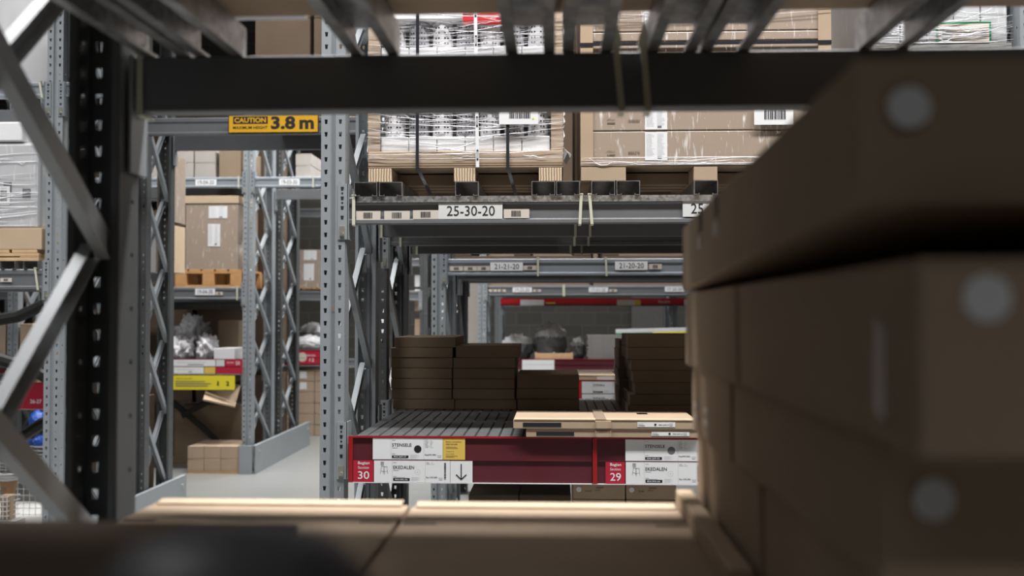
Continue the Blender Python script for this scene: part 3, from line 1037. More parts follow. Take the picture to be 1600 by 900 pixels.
m.add([(-hw - 0.003, -0.4025, 0.02), (hw + 0.003, -0.4025, 0.02), (hw + 0.003, -0.4025, 1.15), (-hw - 0.003, -0.4025, 1.15), (-hw - 0.003, 0.4025, 0.02), (hw + 0.003, 0.4025, 0.02), (hw + 0.003, 0.4025, 1.15), (-hw - 0.003, 0.4025, 1.15)],
      [(0, 1, 2, 3), (1, 5, 6, 2), (5, 4, 7, 6), (4, 0, 3, 7)], 'film')
m.build('stretch_film', ld)
# bunched film tail at the lower right corner
m = MB()
m.add([(hw + 0.002, -0.40, 0.02), (hw + 0.002, -0.39, 0.075), (hw + 0.034, -0.40, 0.045), (hw + 0.028, -0.41, 0.028), (hw + 0.018, -0.42, 0.05), (hw + 0.012, -0.395, 0.004)],
      [(0, 4, 1), (4, 2, 1), (0, 5, 3), (0, 3, 4), (3, 2, 4)], 'board_grey')
m.build('film_tail', ld)

# load 2: wrapped brown cartons
p2a, p2b = X(907, 4.1, 200), X(1299, 4.1, 60)
pal = paper_pallet(p2a, p2b, 4.10, 4.92, JT, Z(258, 4.1, 1000) - JT, 'cardboard pallet with plain brown feet under the brown carton load',
                   [(p2a + 0.002, X(978, 4.1, 270)), (X(1084, 4.1, 270), X(1121, 4.1, 270)), (p2b - 0.20, p2b - 0.002)], mat='card')
pt2 = Z(258, 4.1, 1000) + 0.001
ld2 = empty('wrapped_load', ((p2a + p2b) / 2, 4.5, pt2), 'film-wrapped pallet load of long brown cartons with printed labels', 'pallet load')
hw = (p2b - p2a) / 2
zt2 = lambda py: Z(py, 4.1, 1000) - pt2
lx2 = lambda px, py=200: X(px, 4.1, py) - ld2.location.x
bands = [0.0, zt2(204), zt2(150), zt2(100), zt2(64), zt2(49), zt2(10), 1.15]
for k in range(7):
    o = MB().bbox(-hw + 0.003, hw - 0.003, -0.39, 0.39, bands[k] + 0.001, bands[k + 1] - 0.001, 'wrapped_card', 0.004)
    zc = (bands[k] + bands[k + 1]) / 2
    if k in (0, 1):
        zq = Z((239, 189)[k], 4.1, 1000) - pt2
        o.text('UPPDALA', lx2(948), zq + 0.004, -0.3915, 'print_brown', 0.035, 0.008)
        o.box(lx2(949), lx2(961), -0.3913, -0.3905, zq - 0.009, zq - 0.003, 'print_brown')
        o.barcode(lx2(982), lx2(1000), zq - 0.004, zq + 0.008, -0.3913, 'print_brown')
    cart = o.build('long_carton', ld2)
    if k in (0, 1, 6):
        zz0, zz1 = ((zt2(250), zt2(206)), (zt2(202), zt2(158)), (0, 0))[min(k, 2)]
        if k == 6:
            zz0, zz1 = zt2(40), zt2(2)
        white_label(cart, lx2(1008), lx2(1043), zz0, zz1, -0.3925, 'product_label', code=False, lines=6)
for sx in (-1, 1):
    for sy in (-1, 1):
        a = sx * hw
        MB().box(min(a, a - sx * 0.052), max(a, a - sx * 0.052), sy * 0.3945 - 0.003, sy * 0.3945 + 0.003, 0.0, 1.15, 'card').build('corner_post', ld2)
MB().box(-hw - 0.001, hw + 0.001, -0.4005, -0.3985, zt2(71), zt2(66), 'strap').build('black_strap', ld2)
white_label(ld2, lx2(1178), lx2(1239), zt2(197), zt2(160), -0.4075)
m = MB()
rn = random.Random(3)
film_strands(m, -hw, hw, 0.0, 0.03, -0.3995, 14, sl=0.01, seed=21, wmax=0.0018)
film_strands(m, -hw, hw, 0.60, 0.68, -0.3995, 12, sl=0.01, seed=22, wmax=0.0015)
for k in range(230):
    a = rn.uniform(-hw + 0.06, hw)
    z_ = rn.uniform(0.02, 0.75)
    l_ = rn.uniform(0.004, 0.014)
    m.add([(a, -0.3990, z_), (a + 0.0007, -0.3990, z_), (a - 0.002, -0.3990, z_ + l_), (a - 0.0028, -0.3990, z_ + l_)], [(0, 1, 2, 3)], 'strand')
m.build('film_strands', ld2)

# load 3: green glassware in film, far right
p3a, p3b = X(1366, 4.1, 60), X(1585, 4.1, 60)
paper_pallet(p3a, p3b, 4.10, 4.92, JT, pt2 - JT, 'cardboard pallet under the pale green wrapped load at far right', [(p3a, p3a + 0.1), (p3b - 0.1, p3b)], mat='card')
ld3 = empty('wrapped_load', ((p3a + p3b) / 2, 4.5, pt2), 'film-wrapped pallet load of clear containers with green lids at upper right', 'pallet load')
hw3 = (p3b - p3a) / 2
z3 = lambda py: Z(py, 4.1, 1450) - pt2
x3 = lambda px: X(px, 4.1, 60) - ld3.location.x
MB().bbox(-hw3, hw3, -0.38, 0.39, 0, z3(66), 'board_grey', 0.004).build('grey_tray', ld3)
m = MB()
for k in range(5):
    a = -hw3 + 0.01 + k * (2 * hw3 - 0.02) / 5
    MB().bbox(a, a + (2 * hw3 - 0.02) / 5 - 0.004, -0.37, 0.38, z3(65), z3(10) + 0.3, 'wrapped_white', 0.006).build('container_stack', ld3)
m = MB()
m.bbox(x3(1466), x3(1553), -0.378, -0.372, z3(65), z3(32), 'green', 0.006)
m.build('green_frame', ld3)
pc = MB().bbox(x3(1469), x3(1549), -0.383, -0.379, z3(65), z3(36), 'paper_tan', 0.002).build('product_card', ld3)
MB().text('PRUTA', x3(1470), z3(44), -0.3845, 'paper', 0.050, 0.010, bold=0.02).rect(x3(1470), x3(1490), z3(64), z3(46), -0.3842, 'paper_grey').build('lettering', pc)
m = MB()
film_strands(m, -hw3, hw3, z3(66), z3(5), -0.386, 45, seed=33, wmax=0.0018)
m.build('film_strands', ld3)

# dark loads added behind on the rear channels to block light
for k, (a, b, lb) in enumerate(((bx0 + 0.02, 0.02, 'left'), (0.1, 1.1, 'middle'), (1.2, bx1 - 0.02, 'right'))):
    o = carton(a, b, 5.14, 5.92, EYE + 0.347 + 0.114, EYE + 1.5, 'tall brown carton load added to block light on the rear upper beams, %s of three' % lb, 'card2')

# ------------------------------------------------------------------ price rails
RT, RB = Z(683, 4.08, 700), Z(754, 4.08, 700)
RH = RT - RB


def stool_drawing(m, x, z, y, s):
    """line drawing of the bar stool on the label"""
    def ln(a, b, c, d, w_=0.0011):
        p, q = Vector((x + a * s * 0.74, 0, z + b * s)), Vector((x + c * s * 0.74, 0, z + d * s))
        dd = (q - p).normalized() * w_ / 2
        nn_ = Vector((-dd.z, 0, dd.x))
        m.add([(v.x, y, v.z) for v in (p + nn_, p - nn_, q - nn_, q + nn_)], [(0, 1, 2, 3)], 'ink_soft')
    for k in range(4):
        ln(0.02 + k * 0.09, 0.72, 0.0 + k * 0.09, 1.0, 0.0018)
    ln(0.0, 1.0, 0.34, 0.96)
    ln(0.03, 0.68, 0.34, 0.66)
    ln(0.05, 0.62, 0.62, 0.62)
    ln(0.38, 0.60, 0.72, 0.64)
    ln(0.06, 0.68, -0.05, 0.08)
    ln(0.34, 0.66, 0.38, 0.0)
    ln(0.66, 0.62, 0.74, 0.06)
    ln(0.34, 0.6, 0.30, 0.1)
    ln(0.0, 0.3, 0.36, 0.22)
    ln(0.38, 0.22, 0.70, 0.28)


PLU = (X(692, 4.085, 720) - X(583, 4.085, 720)) / 127.0


def price_label(rail, xa, za, w_, h, title, art, price, dot=None, stool=False, code=False, y=-0.0085):
    """one printed price card, w_ wide, h high, lower-left at xa, za"""
    p = MB().box(xa, xa + w_, y, y + 0.001, za, za + h, 'paper').build('price_label', rail)
    m = MB()
    yy = y - 0.0006
    U = PLU
    V = h / 35.0
    tx = xa + 35 * U
    m.text(title, tx, za + 21.3 * V, yy, 'ink', (35.5 if not stool else 38) * U, 5.3 * V, bold=0.004)
    m.rect(tx, tx + 10 * U, za + 18.9 * V, za + 19.7 * V, yy, 'ink_pale')
    m.rect(tx, tx + 6 * U, za + 31.5 * V, za + 32.3 * V, yy, 'ink_pale')
    m.rect(tx, tx + 6 * U, za + 9 * V, za + 9.8 * V, yy, 'ink_pale')
    if stool:
        m.rect(tx, tx + 22 * U, za + 7.6 * V, za + 8.2 * V, yy, 'ink_pale')
    m.rect(tx, tx + 30 * U, za + 2.2 * V, za + 6.6 * V, yy, 'ink')
    m.text(art, tx + 3 * U, za + 3.2 * V, yy - 0.0004, 'paper', 23 * U, 2.4 * V, bold=0.004)
    for k in range(5):
        m.rect(xa + 68 * U, xa + (79 + (k * 5) % 9) * U, za + (2.2 + k * 1.4) * V, za + (2.5 + k * 1.4) * V, yy, 'ink_pale')
    m.rect(xa + 33 * U, xa + 33.4 * U, za, za + h, yy, 'ink_pale')
    m.rect(xa + 93.2 * U, xa + 93.6 * U, za, za + h, yy, 'ink_pale')
    for k in range(6 if not stool else 2):
        m.rect(xa + 95 * U, xa + (100 + (k * 2) % 3) * U, za + (31.5 - k * 2.3) * V, za + (32.0 - k * 2.3) * V, yy, 'ink_soft')
        m.rect(xa + 104 * U, xa + (107 + (k * 3) % 4) * U, za + (31.5 - k * 2.3) * V, za + (32.0 - k * 2.3) * V, yy, 'ink_pale')
    if xa + 115 * U < xa + w_ + 0.01:
        m.text(price, xa + 95 * U, za + 6.0 * V, yy, 'ink', 20 * U, 3.2 * V, bold=0.006)
        for k in range(3):
            m.disc(xa + (118.5 + 2.6 * k) * U, za + 6.6 * V, 0.0024, yy, 'ink_soft', 10, ring=0.0007)
        m.rect(xa + 118 * U, xa + 124 * U, za + 3.6 * V, za + 4.2 * V, yy, 'ink_soft')
    if dot:
        m.disc(xa + 81.8 * U, za + 17.3 * V, 6.7 * U, yy, dot, 32)
    if stool:
        stool_drawing(m, xa + 12.5 * U, za + 12 * V, yy, 20.6 * V)
        m.disc(xa + 79.5 * U, za + 16.5 * V, 4.8 * U, yy, 'ink_soft', 28, ring=0.0004)
        m.disc(xa + 79.5 * U, za + 16.5 * V, 0.0015, yy, 'ink_soft', 8)
    if code:
        m.barcode(xa + 127.5 * U, xa + 130.7 * U, za + 5 * V, za + h - 3 * V, yy, 'ink', vertical=True)
    m.build('print', p)
    return p


def section_label(rail, xa, za, w_, h, num, y=-0.0085):
    p = MB().box(xa, xa + w_, y, y + 0.001, za, za + h, 'sect_red').build('section_label', rail)
    m = MB()
    m.text('Bagian', xa + w_ * 0.24, za + h * 0.77, y - 0.0006, 'paper', w_ * 0.57, h * 0.17, bold=0.012)
    m.text('Section', xa + w_ * 0.24, za + h * 0.60, y - 0.0006, 'paper', w_ * 0.54, h * 0.125)
    m.text(num, xa + w_ * 0.24, za + h * 0.13, y - 0.0006, 'paper', w_ * 0.56, h * 0.36, bold=0.008)
    m.build('lettering', p)
    return p


def rail_body(x0, x1, label, zt_=None, h=None, yf=4.085, endbar=True, name='price_rail'):
    zt_ = RT if zt_ is None else zt_
    h = RH if h is None else h
    r = empty(name, (x0, yf, zt_ - h), label, 'price rail')
    L = x1 - x0
    m = MB().box(0, L, -0.003, 0.012, 0, h, 'rail_maroon')
    m.box(0, L, -0.010, 0.012, h - 0.004, h + 0.002, 'rail_red')
    m.build('holder', r)
    MB().box(0, L, -0.0090, -0.003, h * 0.5 - 0.002, h * 0.5, 'rail_maroon').build('divider_lip', r)
    MB().box(0, L, -0.010, -0.003, -0.003, 0.0, 'white_plastic').build('bottom_lip', r)
    if endbar:
        MB().box(0, 0.018, -0.0105, -0.0031, 0, h, 'rail_red').build('end_bar', r)
    return r


yr = 4.085
rx0 = X(545, yr, 720)
r30 = rail_body(rx0, X(925, yr, 720), 'red price rail of section 30 with a down arrow and yellow notice')
ql = lambda px: X(px, yr, 720) - rx0
hh = RH / 2
price_label(r30, ql(583), hh + 0.001, ql(692) - ql(583), hh - 0.006, 'STENSELE', '904.269.37', 'Rp699.000', dot='ink')
p = MB().box(ql(692.5), ql(727), -0.0085, -0.0075, hh + 0.001, RH - 0.005, 'yellow').build('yellow_notice', r30)
m = MB()
a = ql(697)
m.text('Barang sementara', a, hh + 0.071, -0.0091, 'print_brown', 0.064, 0.006, bold=0.02)
m.text('tidak tersedia', a, hh + 0.062, -0.0091, 'print_brown', 0.048, 0.006, bold=0.02)
for k, (zq, wq) in enumerate(((0.052, 0.045), (0.047, 0.050), (0.016, 0.048), (0.011, 0.034))):
    m.rect(a, a + wq, hh + zq, hh + zq + 0.0014, -0.0091, 'print_brown')
m.text('Temporarily', a, hh + 0.032, -0.0091, 'print_brown', 0.034, 0.006)
m.text('out of stock', a, hh + 0.023, -0.0091, 'print_brown', 0.034, 0.005)
m.build('lettering', p)
section_label(r30, ql(552.5), 0.001, ql(584) - ql(552.5), hh - 0.004, '30')
price_label(r30, ql(585), 0.001, ql(703.5) - ql(585), hh - 0.004, 'EKEDALEN', '904.005.56', 'Rp1.595.000', stool=True, code=True)
p = MB().box(ql(704), ql(738.5), -0.0085, -0.0075, 0.001, hh - 0.004, 'paper').build('arrow_label', r30)
m = MB()
cx, cz = ql(721), hh * 0.48
m.box(cx - 0.0021, cx + 0.0021, -0.0095, -0.0088, cz - 0.028, cz + 0.032, 'ink')
for s in (-1, 1):
    m.bar((cx, -0.0092, cz - 0.031), (cx + s * 0.021, -0.0092, cz - 0.011), 0.0042, 0.0007, 'ink', side=Vector((0, 1, 0)))
m.build('arrow', p)
rx1 = X(926, yr, 720)
r29 = rail_body(rx1, AR - 0.08, 'red price rail of section 29 running behind the box stack')
ql = lambda px: X(px, yr, 720) - rx1
price_label(r29, ql(977), hh + 0.001, ql(1096) - ql(977), hh - 0.006, 'STENSELE', '504.269.42', 'Rp699.000', dot='ink_soft')
section_label(r29, ql(946), 0.001, ql(976) - ql(946), hh - 0.004, '29')
price_label(r29, ql(977.5), 0.001, ql(1096) - ql(977.5), hh - 0.004, 'EKEDALEN', '804.005.66', 'Rp1.595.000', stool=True, code=True)

# ------------------------------------------------------------------ flat boxes on the focused shelf
def flat_pack(px0, px1, yf, y1, z0, z1, label, blk, lab):
    x0, x1 = X(px0, yf, 670), X(px1, yf, 670)
    o = carton(x0, x1, yf, y1, z0, z1, label, 'card', jit=0.0008, seam=False, r=0.002)
    w_, d, h = (x1 - x0) / 2, (y1 - yf) / 2, z1 - z0
    q = lambda px: X(px, yf, 670) - (x0 + x1) / 2
    MB().box(-w_ + 0.003, w_ - 0.003, -d - 0.002, -d + 0.05, h, h + 0.003, 'card_pale').build('lid_edge', o)
    MB().box(q(blk[0]), q(blk[1]), -d - 0.0012, -d + 0.0005, h * 0.22, h * 0.70, 'ink').build('black_patch', o)
    p = MB().box(q(lab), q(lab + 59), -d - 0.0014, -d + 0.0005, h * 0.26, h * 0.80, 'paper').build('small_label', o)
    MB().text('STENSELE', q(lab + 1), h * 0.36, -d - 0.0022, 'ink', 0.027, 0.0045, bold=0.02).text('STENSELE', q(lab + 1), h * 0.58, -d - 0.0022, 'ink_soft', 0.022, 0.003).disc(q(lab + 28), h * 0.53, 0.0045, -d - 0.0022, 'ink', 16) \
        .text('904.269.37', q(lab + 33), h * 0.44, -d - 0.0022, 'ink', 0.042, 0.005, bold=0.01).rect(q(lab + 50), q(lab + 55), h * 0.4, h * 0.7, -d - 0.0022, 'ink_pale').build('print', p)
    m = MB()
    tq = (q(930), q(955))
    m.bbox(tq[0], tq[1], -d - 0.006, -d + 0.002, h * 0.05, h * 0.95, 'card', 0.003)
    m.build('bulging_flap', o)
    MB().box(tq[0] + 0.005, tq[1] - 0.01, -d - 0.0072, -d - 0.0058, h * 0.1, h * 0.9, 'tape').box(tq[0] + 0.002, tq[0] + 0.045, -d - 0.004, d, h + 0.0032, h + 0.0042, 'tape').build('packing_tape', o)
    return o


z1_ = Z(671.5, 4.06, 900)
flat_pack(822, 1092, 4.06, 4.44, zD + 0.004, z1_, 'lower of two flat brown packs overhanging the red rail', (838, 897), 1018)
o = flat_pack(802, 1090, 4.055, 4.45, z1_ + 0.004, Z(656.5, 4.055, 900), 'upper of two flat brown packs overhanging the red rail', (817, 877), 996)
h_ = Z(656.5, 4.055, 900) - z1_ - 0.004
m = MB()
for a, b, c, d in ((0.15, 0.175, 0.05, 0.052), (0.15, 0.175, 0.10, 0.102), (0.15, 0.152, 0.05, 0.102), (0.173, 0.175, 0.05, 0.102), (0.157, 0.167, 0.065, 0.09)):
    m.box(a, b + 0.02, c, d, h_ + 0.0002, h_ + 0.001, 'ink')
m.build('handling_mark', o)

# ------------------------------------------------------------------ stacks of flat boxes at the back of the shelf
def box_stack(side, yf, dep, rows_, words, jitter=0.0):
    """rows_: list from the top of (pxl, pxr, ytop, ybottom)"""
    n = len(rows_)
    zprev = None
    ztops = []
    rows_b = rows_[::-1]
    z = zD + 0.001
    for k, (a, b, t_, bo) in enumerate(rows_b):
        h = (bo - t_) / F * yf
        rk = n - 1 - k
        pos = 'top' if rk == 0 else ('bottom' if k == 0 else '%s from the top' % ORD[rk])
        x0, x1 = X(a, yf, 580), X(b, yf, 580)
        carton(x0, x1, yf + random.uniform(-0.004, 0.004), yf + dep, z, z + h * 0.975 - 0.0012, 'flat brown box in the %s, %s' % (words, pos), 'card2', seam=False, r=0.002, group=None)  # stack shade is put into the darker card colour
        z += h * 0.975


s1 = [(616, 712, 524, 541), (611, 707, 541, 557), (611, 707, 557, 574), (611, 706, 574, 591), (611, 706, 591, 607), (612, 706, 607, 624), (614, 710, 624, 640)]
box_stack('l', 5.24, 0.47, s1, 'leftmost and tallest rear stack')
s2 = [(712.5, 810, 538, 557), (708.5, 805, 557, 574), (708, 804, 574, 591), (708, 804, 591, 607), (708, 804, 607, 624), (711, 807, 624, 640)]
box_stack('m', 5.24, 0.50, s2, 'second rear stack from the left')
s3 = [(808, 905, 584, 606), (807, 904, 606, 623), (808.5, 905, 623, 640)]
box_stack('r', 5.24, 0.46, s3, 'low third rear stack from the left')
s4 = [(981, 1095, 522, 542), (981, 1095, 542, 561.5), (986, 1098, 561.5, 579), (989, 1100, 579, 598), (992, 1102, 598, 616.5), (984, 1098, 616.5, 634), (981, 1095, 634, 650)]
box_stack('q', 4.98, 0.46, s4, 'front one of the two right stacks')
s5 = [(968, 1068, 526, 541), (967, 1067, 541, 557), (967, 1066, 557, 572), (966, 1066, 572, 587), (968, 1066, 590, 606), (967, 1066, 606, 622), (968, 1066, 622, 634)]
box_stack('q', 5.47, 0.43, s5, 'rear one of the two right stacks')

# ------------------------------------------------------------------ cartons under the focused shelf
for c_, (a, b) in enumerate(((896, 976.5), (978.5, 1057))):
    x0, x1 = X(a, 4.10, 770), X(b, 4.10, 770)
    z = 0.0005
    hgt = (783 - 769.5) / F * 4.1 * 1.0
    hb = 0.0655
    ztop = Z(753.5, 4.10, 970)
    n = 13
    for k in range(n):
        hb = ztop / n
        o = carton(x0, x1, 4.10, 4.65, k * hb + 0.0005, (k + 1) * hb - 0.0005, 'brown box with a white dot under section 29, %s column, %s' % (('left', 'right')[c_], 'topmost' if k == n - 1 else 'layer %s from the floor' % ORD[k]), 'card', seam=False, r=0.002)
        if k >= n - 4:
            w_ = (x1 - x0) / 2
            MB().disc(-w_ + 0.022, hb * 0.55, 0.0105, -0.2763, 'paper', 20).build('white_dot', o)
            m = MB().text('Bar stool', -w_ + 0.05, hb * 0.42, -0.2763, 'print_brown', 0.022, 0.008, bold=0.03)
            m.text('EKEDALEN', -w_ + 0.092, hb * 0.62, -0.2763, 'print_brown', 0.030, 0.007, bold=0.015)
            m.rect(-w_ + 0.088, -w_ + 0.11, hb * 0.50, hb * 0.53, -0.2763, 'print_brown')
            m.build('print', o)
for c_, (a, b) in enumerate(((732, 811), (812, 893))):
    x0, x1 = X(a, 5.25, 770), X(b, 5.25, 770)
    for k in range(3):
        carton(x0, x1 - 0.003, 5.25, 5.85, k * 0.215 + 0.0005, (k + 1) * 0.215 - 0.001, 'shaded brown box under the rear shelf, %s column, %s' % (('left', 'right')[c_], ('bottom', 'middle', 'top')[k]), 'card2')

# ================================================================== ROW 21
RX = X(685, 7.05)
RXR = RX + 2.86
C0, C1, D0, D1 = 7.05, 7.85, 8.08, 8.88
frame(RX, C0, C1, 'blurred light rack frame at the left end of the 21-21-20 beam', z0=0.2, dz=0.56)
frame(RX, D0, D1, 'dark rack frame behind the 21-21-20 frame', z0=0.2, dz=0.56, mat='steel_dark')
frame(RXR, C0, C1, 'rack frame at the right end of the 21-21-20 beam', z0=0.2, dz=0.56)
z21 = Z(430, C0, 850)
b0, b1 = RX + 0.06, RXR - 0.06
l21 = lambda px: X(px, C0, 416) - b0
h21 = lambda py: Z(py, C0, 800) - z21
beam(b0, b1, C0 + 0.01, z21, 'pale grey beam with location labels 21-21-20 and 21-20-20', mat='beam_pale', h=0.118,
     ties=((l21(839), 0.014, 0.0), (l21(945), 0.014, 0.006)),
     labels=(('bar', l21(703), l21(723), h21(423), h21(416), ''), ('bar', l21(725), l21(745), h21(423), h21(416), ''), ('bar', l21(746), l21(765), h21(423), h21(416), ''),
             ('white', l21(766), l21(817), h21(423), h21(410), '21-21-20'), ('bar', l21(818), l21(838), h21(422), h21(415), ''),
             ('white', l21(961), l21(1012), h21(422), h21(409), '21-20-20'), ('bar', l21(1014), l21(1034), h21(421), h21(413), '')))
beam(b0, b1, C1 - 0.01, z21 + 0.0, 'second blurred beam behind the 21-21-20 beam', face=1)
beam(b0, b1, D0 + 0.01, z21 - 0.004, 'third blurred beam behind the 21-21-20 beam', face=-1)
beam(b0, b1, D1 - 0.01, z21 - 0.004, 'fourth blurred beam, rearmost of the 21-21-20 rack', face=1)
for k, (a, b) in enumerate(((b0 + 0.05, 0.25), (0.33, b1 - 0.1))):  # pallets and loads take the darkened card as their shade
    wood_pallet(a, b, 7.08, 7.85, z21 + 0.1185, 'shaded wooden pallet above the 21-21-20 beam, %s of two' % ('left', 'right')[k], 'card_shade_dark')
    carton(a, b, 7.08, 7.85, z21 + 0.249, z21 + 1.2, 'shade-dark carton load above the 21-21-20 beam, %s of two' % ('left', 'right')[k], 'card_shade_dark')
zd21 = EYE - 0.495
for (y_, f_, lb) in ((C0 + 0.02, -1, 'lower front beam of the 21 rack'), (C1 - 0.012, 1, 'lower rear beam of the 21 rack')):
    beam(b0, b1, y_, zd21 - 0.138, lb, face=f_, h=0.113)
for k in range(3):
    deck_panel(b0 + 0.02 + k * 0.9, b0 + 0.915 + k * 0.9, C0 + 0.01, C1, zd21, 'blurred ribbed shelf panel in the 21 rack, %s from the left' % ORD[k])
r21 = rail_body(b0, b1, 'blurred price rail of the 21 rack seen between the box stacks', zt_=Z(594, 7.02, 930), h=0.187, yf=7.03, endbar=False)
ql = lambda px: X(px, 7.03, 610) - b0
price_label(r21, ql(909), 0.094, ql(960) - ql(909), 0.085, 'STENSELE', '904.269.37', 'Rp699.000')
price_label(r21, ql(909), 0.001, ql(960) - ql(909), 0.088, 'EKEDALEN', '904.005.56', 'Rp1.595.000')
MB().box(ql(905), ql(908), -0.009, -0.0075, 0, 0.18, 'bright_red').build('red_edge', r21)
x0, x1 = X(904, 7.1, 589), X(962, 7.1, 589)
o = carton(x0, x1, 7.1, 7.6, zd21 + 0.001, Z(586, 7.1, 930), 'low tan box above the blurred white price labels', 'card_pale')
MB().box(0.0, 0.12, -0.2525, -0.2505, 0.005, (Z(586, 7.1, 930) - zd21) * 0.7, 'paper').build('small_label', o)

# ================================================================== ROW 17 and the back
EX = X(753, 11.8)
EXR = EX + 3.3
E0, E1 = 11.8, 12.6
frame(EX, E0, E1, 'small blurred rack frame at the left of the distant 17 rack', z0=0.2, dz=0.56)
frame(EX + 2.9, E0, E1, 'small blurred rack frame at the right of the distant 17 rack', z0=0.2, dz=0.56)
z17 = Z(462, E0, 900)
b0, b1 = EX + 0.06, EX + 2.84
l17 = lambda px: X(px, E0, 455) - b0
h17 = lambda py: Z(py, E0, 900) - z17
beam(b0, b1, E0 + 0.01, z17, 'distant grey beam with location labels 17-22-20 and 17-21-20', mat='beam_grey', h=0.118,
     ties=((l17(879), 0.03, 0.0),),
     labels=(('white', l17(801), l17(831), h17(456.5), h17(449), '17-22-20'), ('bar', l17(833), l17(845), h17(456), h17(452), ''), ('bar', l17(764), l17(776), h17(456), h17(452), ''),
             ('bar', l17(778), l17(790), h17(456), h17(452), ''),
             ('white', l17(920), l17(950), h17(456.5), h17(449), '17-21-20'), ('bar', l17(952), l17(964), h17(456), h17(452), ''), ('white', l17(1039), l17(1069), h17(456), h17(448), '17-20-20')))
beam(b0, b1, E1 - 0.01, z17, 'rear beam of the distant 17 rack', face=1)
for k, (a, b) in enumerate(((b0 + 0.02, 0.4), (0.45, b1 - 0.05))):
    carton(a, b, E0 + 0.05, E1, z17 + 0.119, z17 + 1.0, 'dark load on the distant 17 rack beam, %s of two' % ('left', 'right')[k], 'card2')
r17 = rail_body(b0, b1, 'small distant price rail under the fluffy wrapped bundle', zt_=Z(561, E0, 860), h=0.13, yf=E0, endbar=False)
q = lambda px: X(px, E0, 568) - b0
MB().box(q(816), q(866), -0.009, -0.0075, 0.002, 0.12, 'paper').build('price_label', r17)
beam(b0, b1, E0 + 0.036, Z(561, E0, 860) - 0.14, 'lower front beam of the distant 17 rack', h=0.1)
beam(b0, b1, E1 - 0.02, Z(561, E0, 860) - 0.14, 'lower rear beam of the distant 17 rack', h=0.1, face=1)
zd17 = Z(561, E0, 860) - 0.02
for k in range(3):
    deck_panel(b0 + 0.01 + k * 0.92, b0 + k * 0.92 + 0.91, E0 + 0.03, E1, zd17, 'distant ribbed shelf panel in the 17 rack, %s from the left' % ORD[k])
o = carton(b0 + 0.02, 1.9, E0 + 0.15, E1, 0.001, zd17 - 0.30, 'long dark carton under the distant 17 rack shelf', 'card2')


def lump(cx, cy, z0, w_, d, h, mat, name, label, cat, seed, rough=0.25, cap=None):
    """a soft bundle: a squashed ball with folds, flattened underneath"""
    bm = bmesh.new()
    bmesh.ops.create_icosphere(bm, subdivisions=4, radius=1.0)
    rn = random.Random(seed)
    ks = [(Vector((rn.uniform(-1, 1), rn.uniform(-1, 1), rn.uniform(-1, 1))).normalized() * rn.uniform(3, 16), rn.uniform(0, 6)) for _ in range(9)]
    for v in bm.verts:
        p = v.co.copy()
        f = 1 + rough * (0.5 - sum(abs(math.sin(p.dot(a) + b)) for a, b in ks) / 9) * 3.0
        p = p * f
        v.co = Vector((p.x * w_ / 2, p.y * d / 2, max(0.0, p.z * 0.62 + 0.42) * h))
    m = MB()
    bm.verts.index_update()
    m.add([v.co for v in bm.verts], [[v.index for v in f.verts] for f in bm.faces], mat)
    if cap:
        k = m.mi(cap)
        for i, f in enumerate(bm.faces):
            if f.calc_center_median().z > h * 0.62:
                m.m[i] = k
    bm.free()
    o = m.build(name, None, (cx, cy, z0), smooth=True)
    return tag(o, label, cat)


lump(X(808, 12.3), 12.32, zd17, 0.42, 0.45, 0.30, 'cloth_grey', 'wrapped_cushion', 'left dark wrapped cushion with white film on the distant 17 shelf', 'cushion', 3, 0.2, cap='white_plastic')
lump(X(860, 12.3), 12.32, zd17, 0.42, 0.45, 0.44, 'cloth_grey', 'wrapped_cushion', 'taller dark wrapped cushion with white film on the distant 17 shelf', 'cushion', 8, 0.18, cap='white_plastic')
lump(X(903, 12.3), 12.32, zd17, 0.20, 0.4, 0.26, 'board_grey', 'wrapped_cushion', 'small grey wrapped cushion right of the taller one on the distant shelf', 'cushion', 12, 0.3, cap='white_plastic')
cr = empty('wooden_crate', (X(836, 11.9), 11.82, zd17 + 0.001), 'small wooden crate in front of the wrapped cushions', 'crate')
cw = X(895, 11.9) - X(836, 11.9)
for zz in (0.0, 0.045):
    MB().box(0, cw, 0, 0.012, zz, zz + 0.036, 'wood_pale').build('side_slat', cr)
    MB().box(0, cw, 0.18, 0.192, zz, zz + 0.036, 'wood_pale').build('side_slat', cr)
for xx in (0.0, cw / 2 - 0.01, cw - 0.02):
    MB().box(xx, xx + 0.02, -0.004, 0.196, 0, 0.09, 'wood_pale').build('end_panel', cr)
# stack of grey boards
x0, x1 = X(918, 11.9), X(966, 11.9)
z = zd17 + 0.001
nb_ = 13
hh_ = (Z(523, 11.9, 940) - z) / nb_
for k in range(nb_):
    dx = random.uniform(-0.01, 0.01)
    o = MB().bbox(x0 + dx, x1 + 0.2 + dx, 0, 0.5, 0.0, hh_ - 0.004, 'board_grey', 0.002, seg=1).build('grey_board', None, (0, 11.88, z + k * hh_))
    tag(o, 'thin grey board in the distant stack right of the cushions', 'board', 'grey boards stacked on the distant 17 shelf')
o = MB().bbox(-0.45, 0.45, -0.01, 0.01, 0, 0.045, 'white_plastic', 0.003).bbox(-0.02, 0.45, -0.012, 0.008, -0.02, -0.001, 'sign_yellow', 0.003).bbox(-0.45, -0.03, -0.012, 0.008, -0.02, -0.001, 'green', 0.003).box(-0.40, -0.39, -0.004, 0.004, -0.34, 0, 'steel').box(0.39, 0.40, -0.004, 0.004, -0.34, 0, 'steel').build('shelf_sign', None, (X(1022, 11.75), 11.74, Z(519, 11.75, 1022)))
o.rotation_euler = (0, math.radians(-1.5), 0)
tag(o, 'white and yellow shelf sign strip behind the right box stack', 'sign')

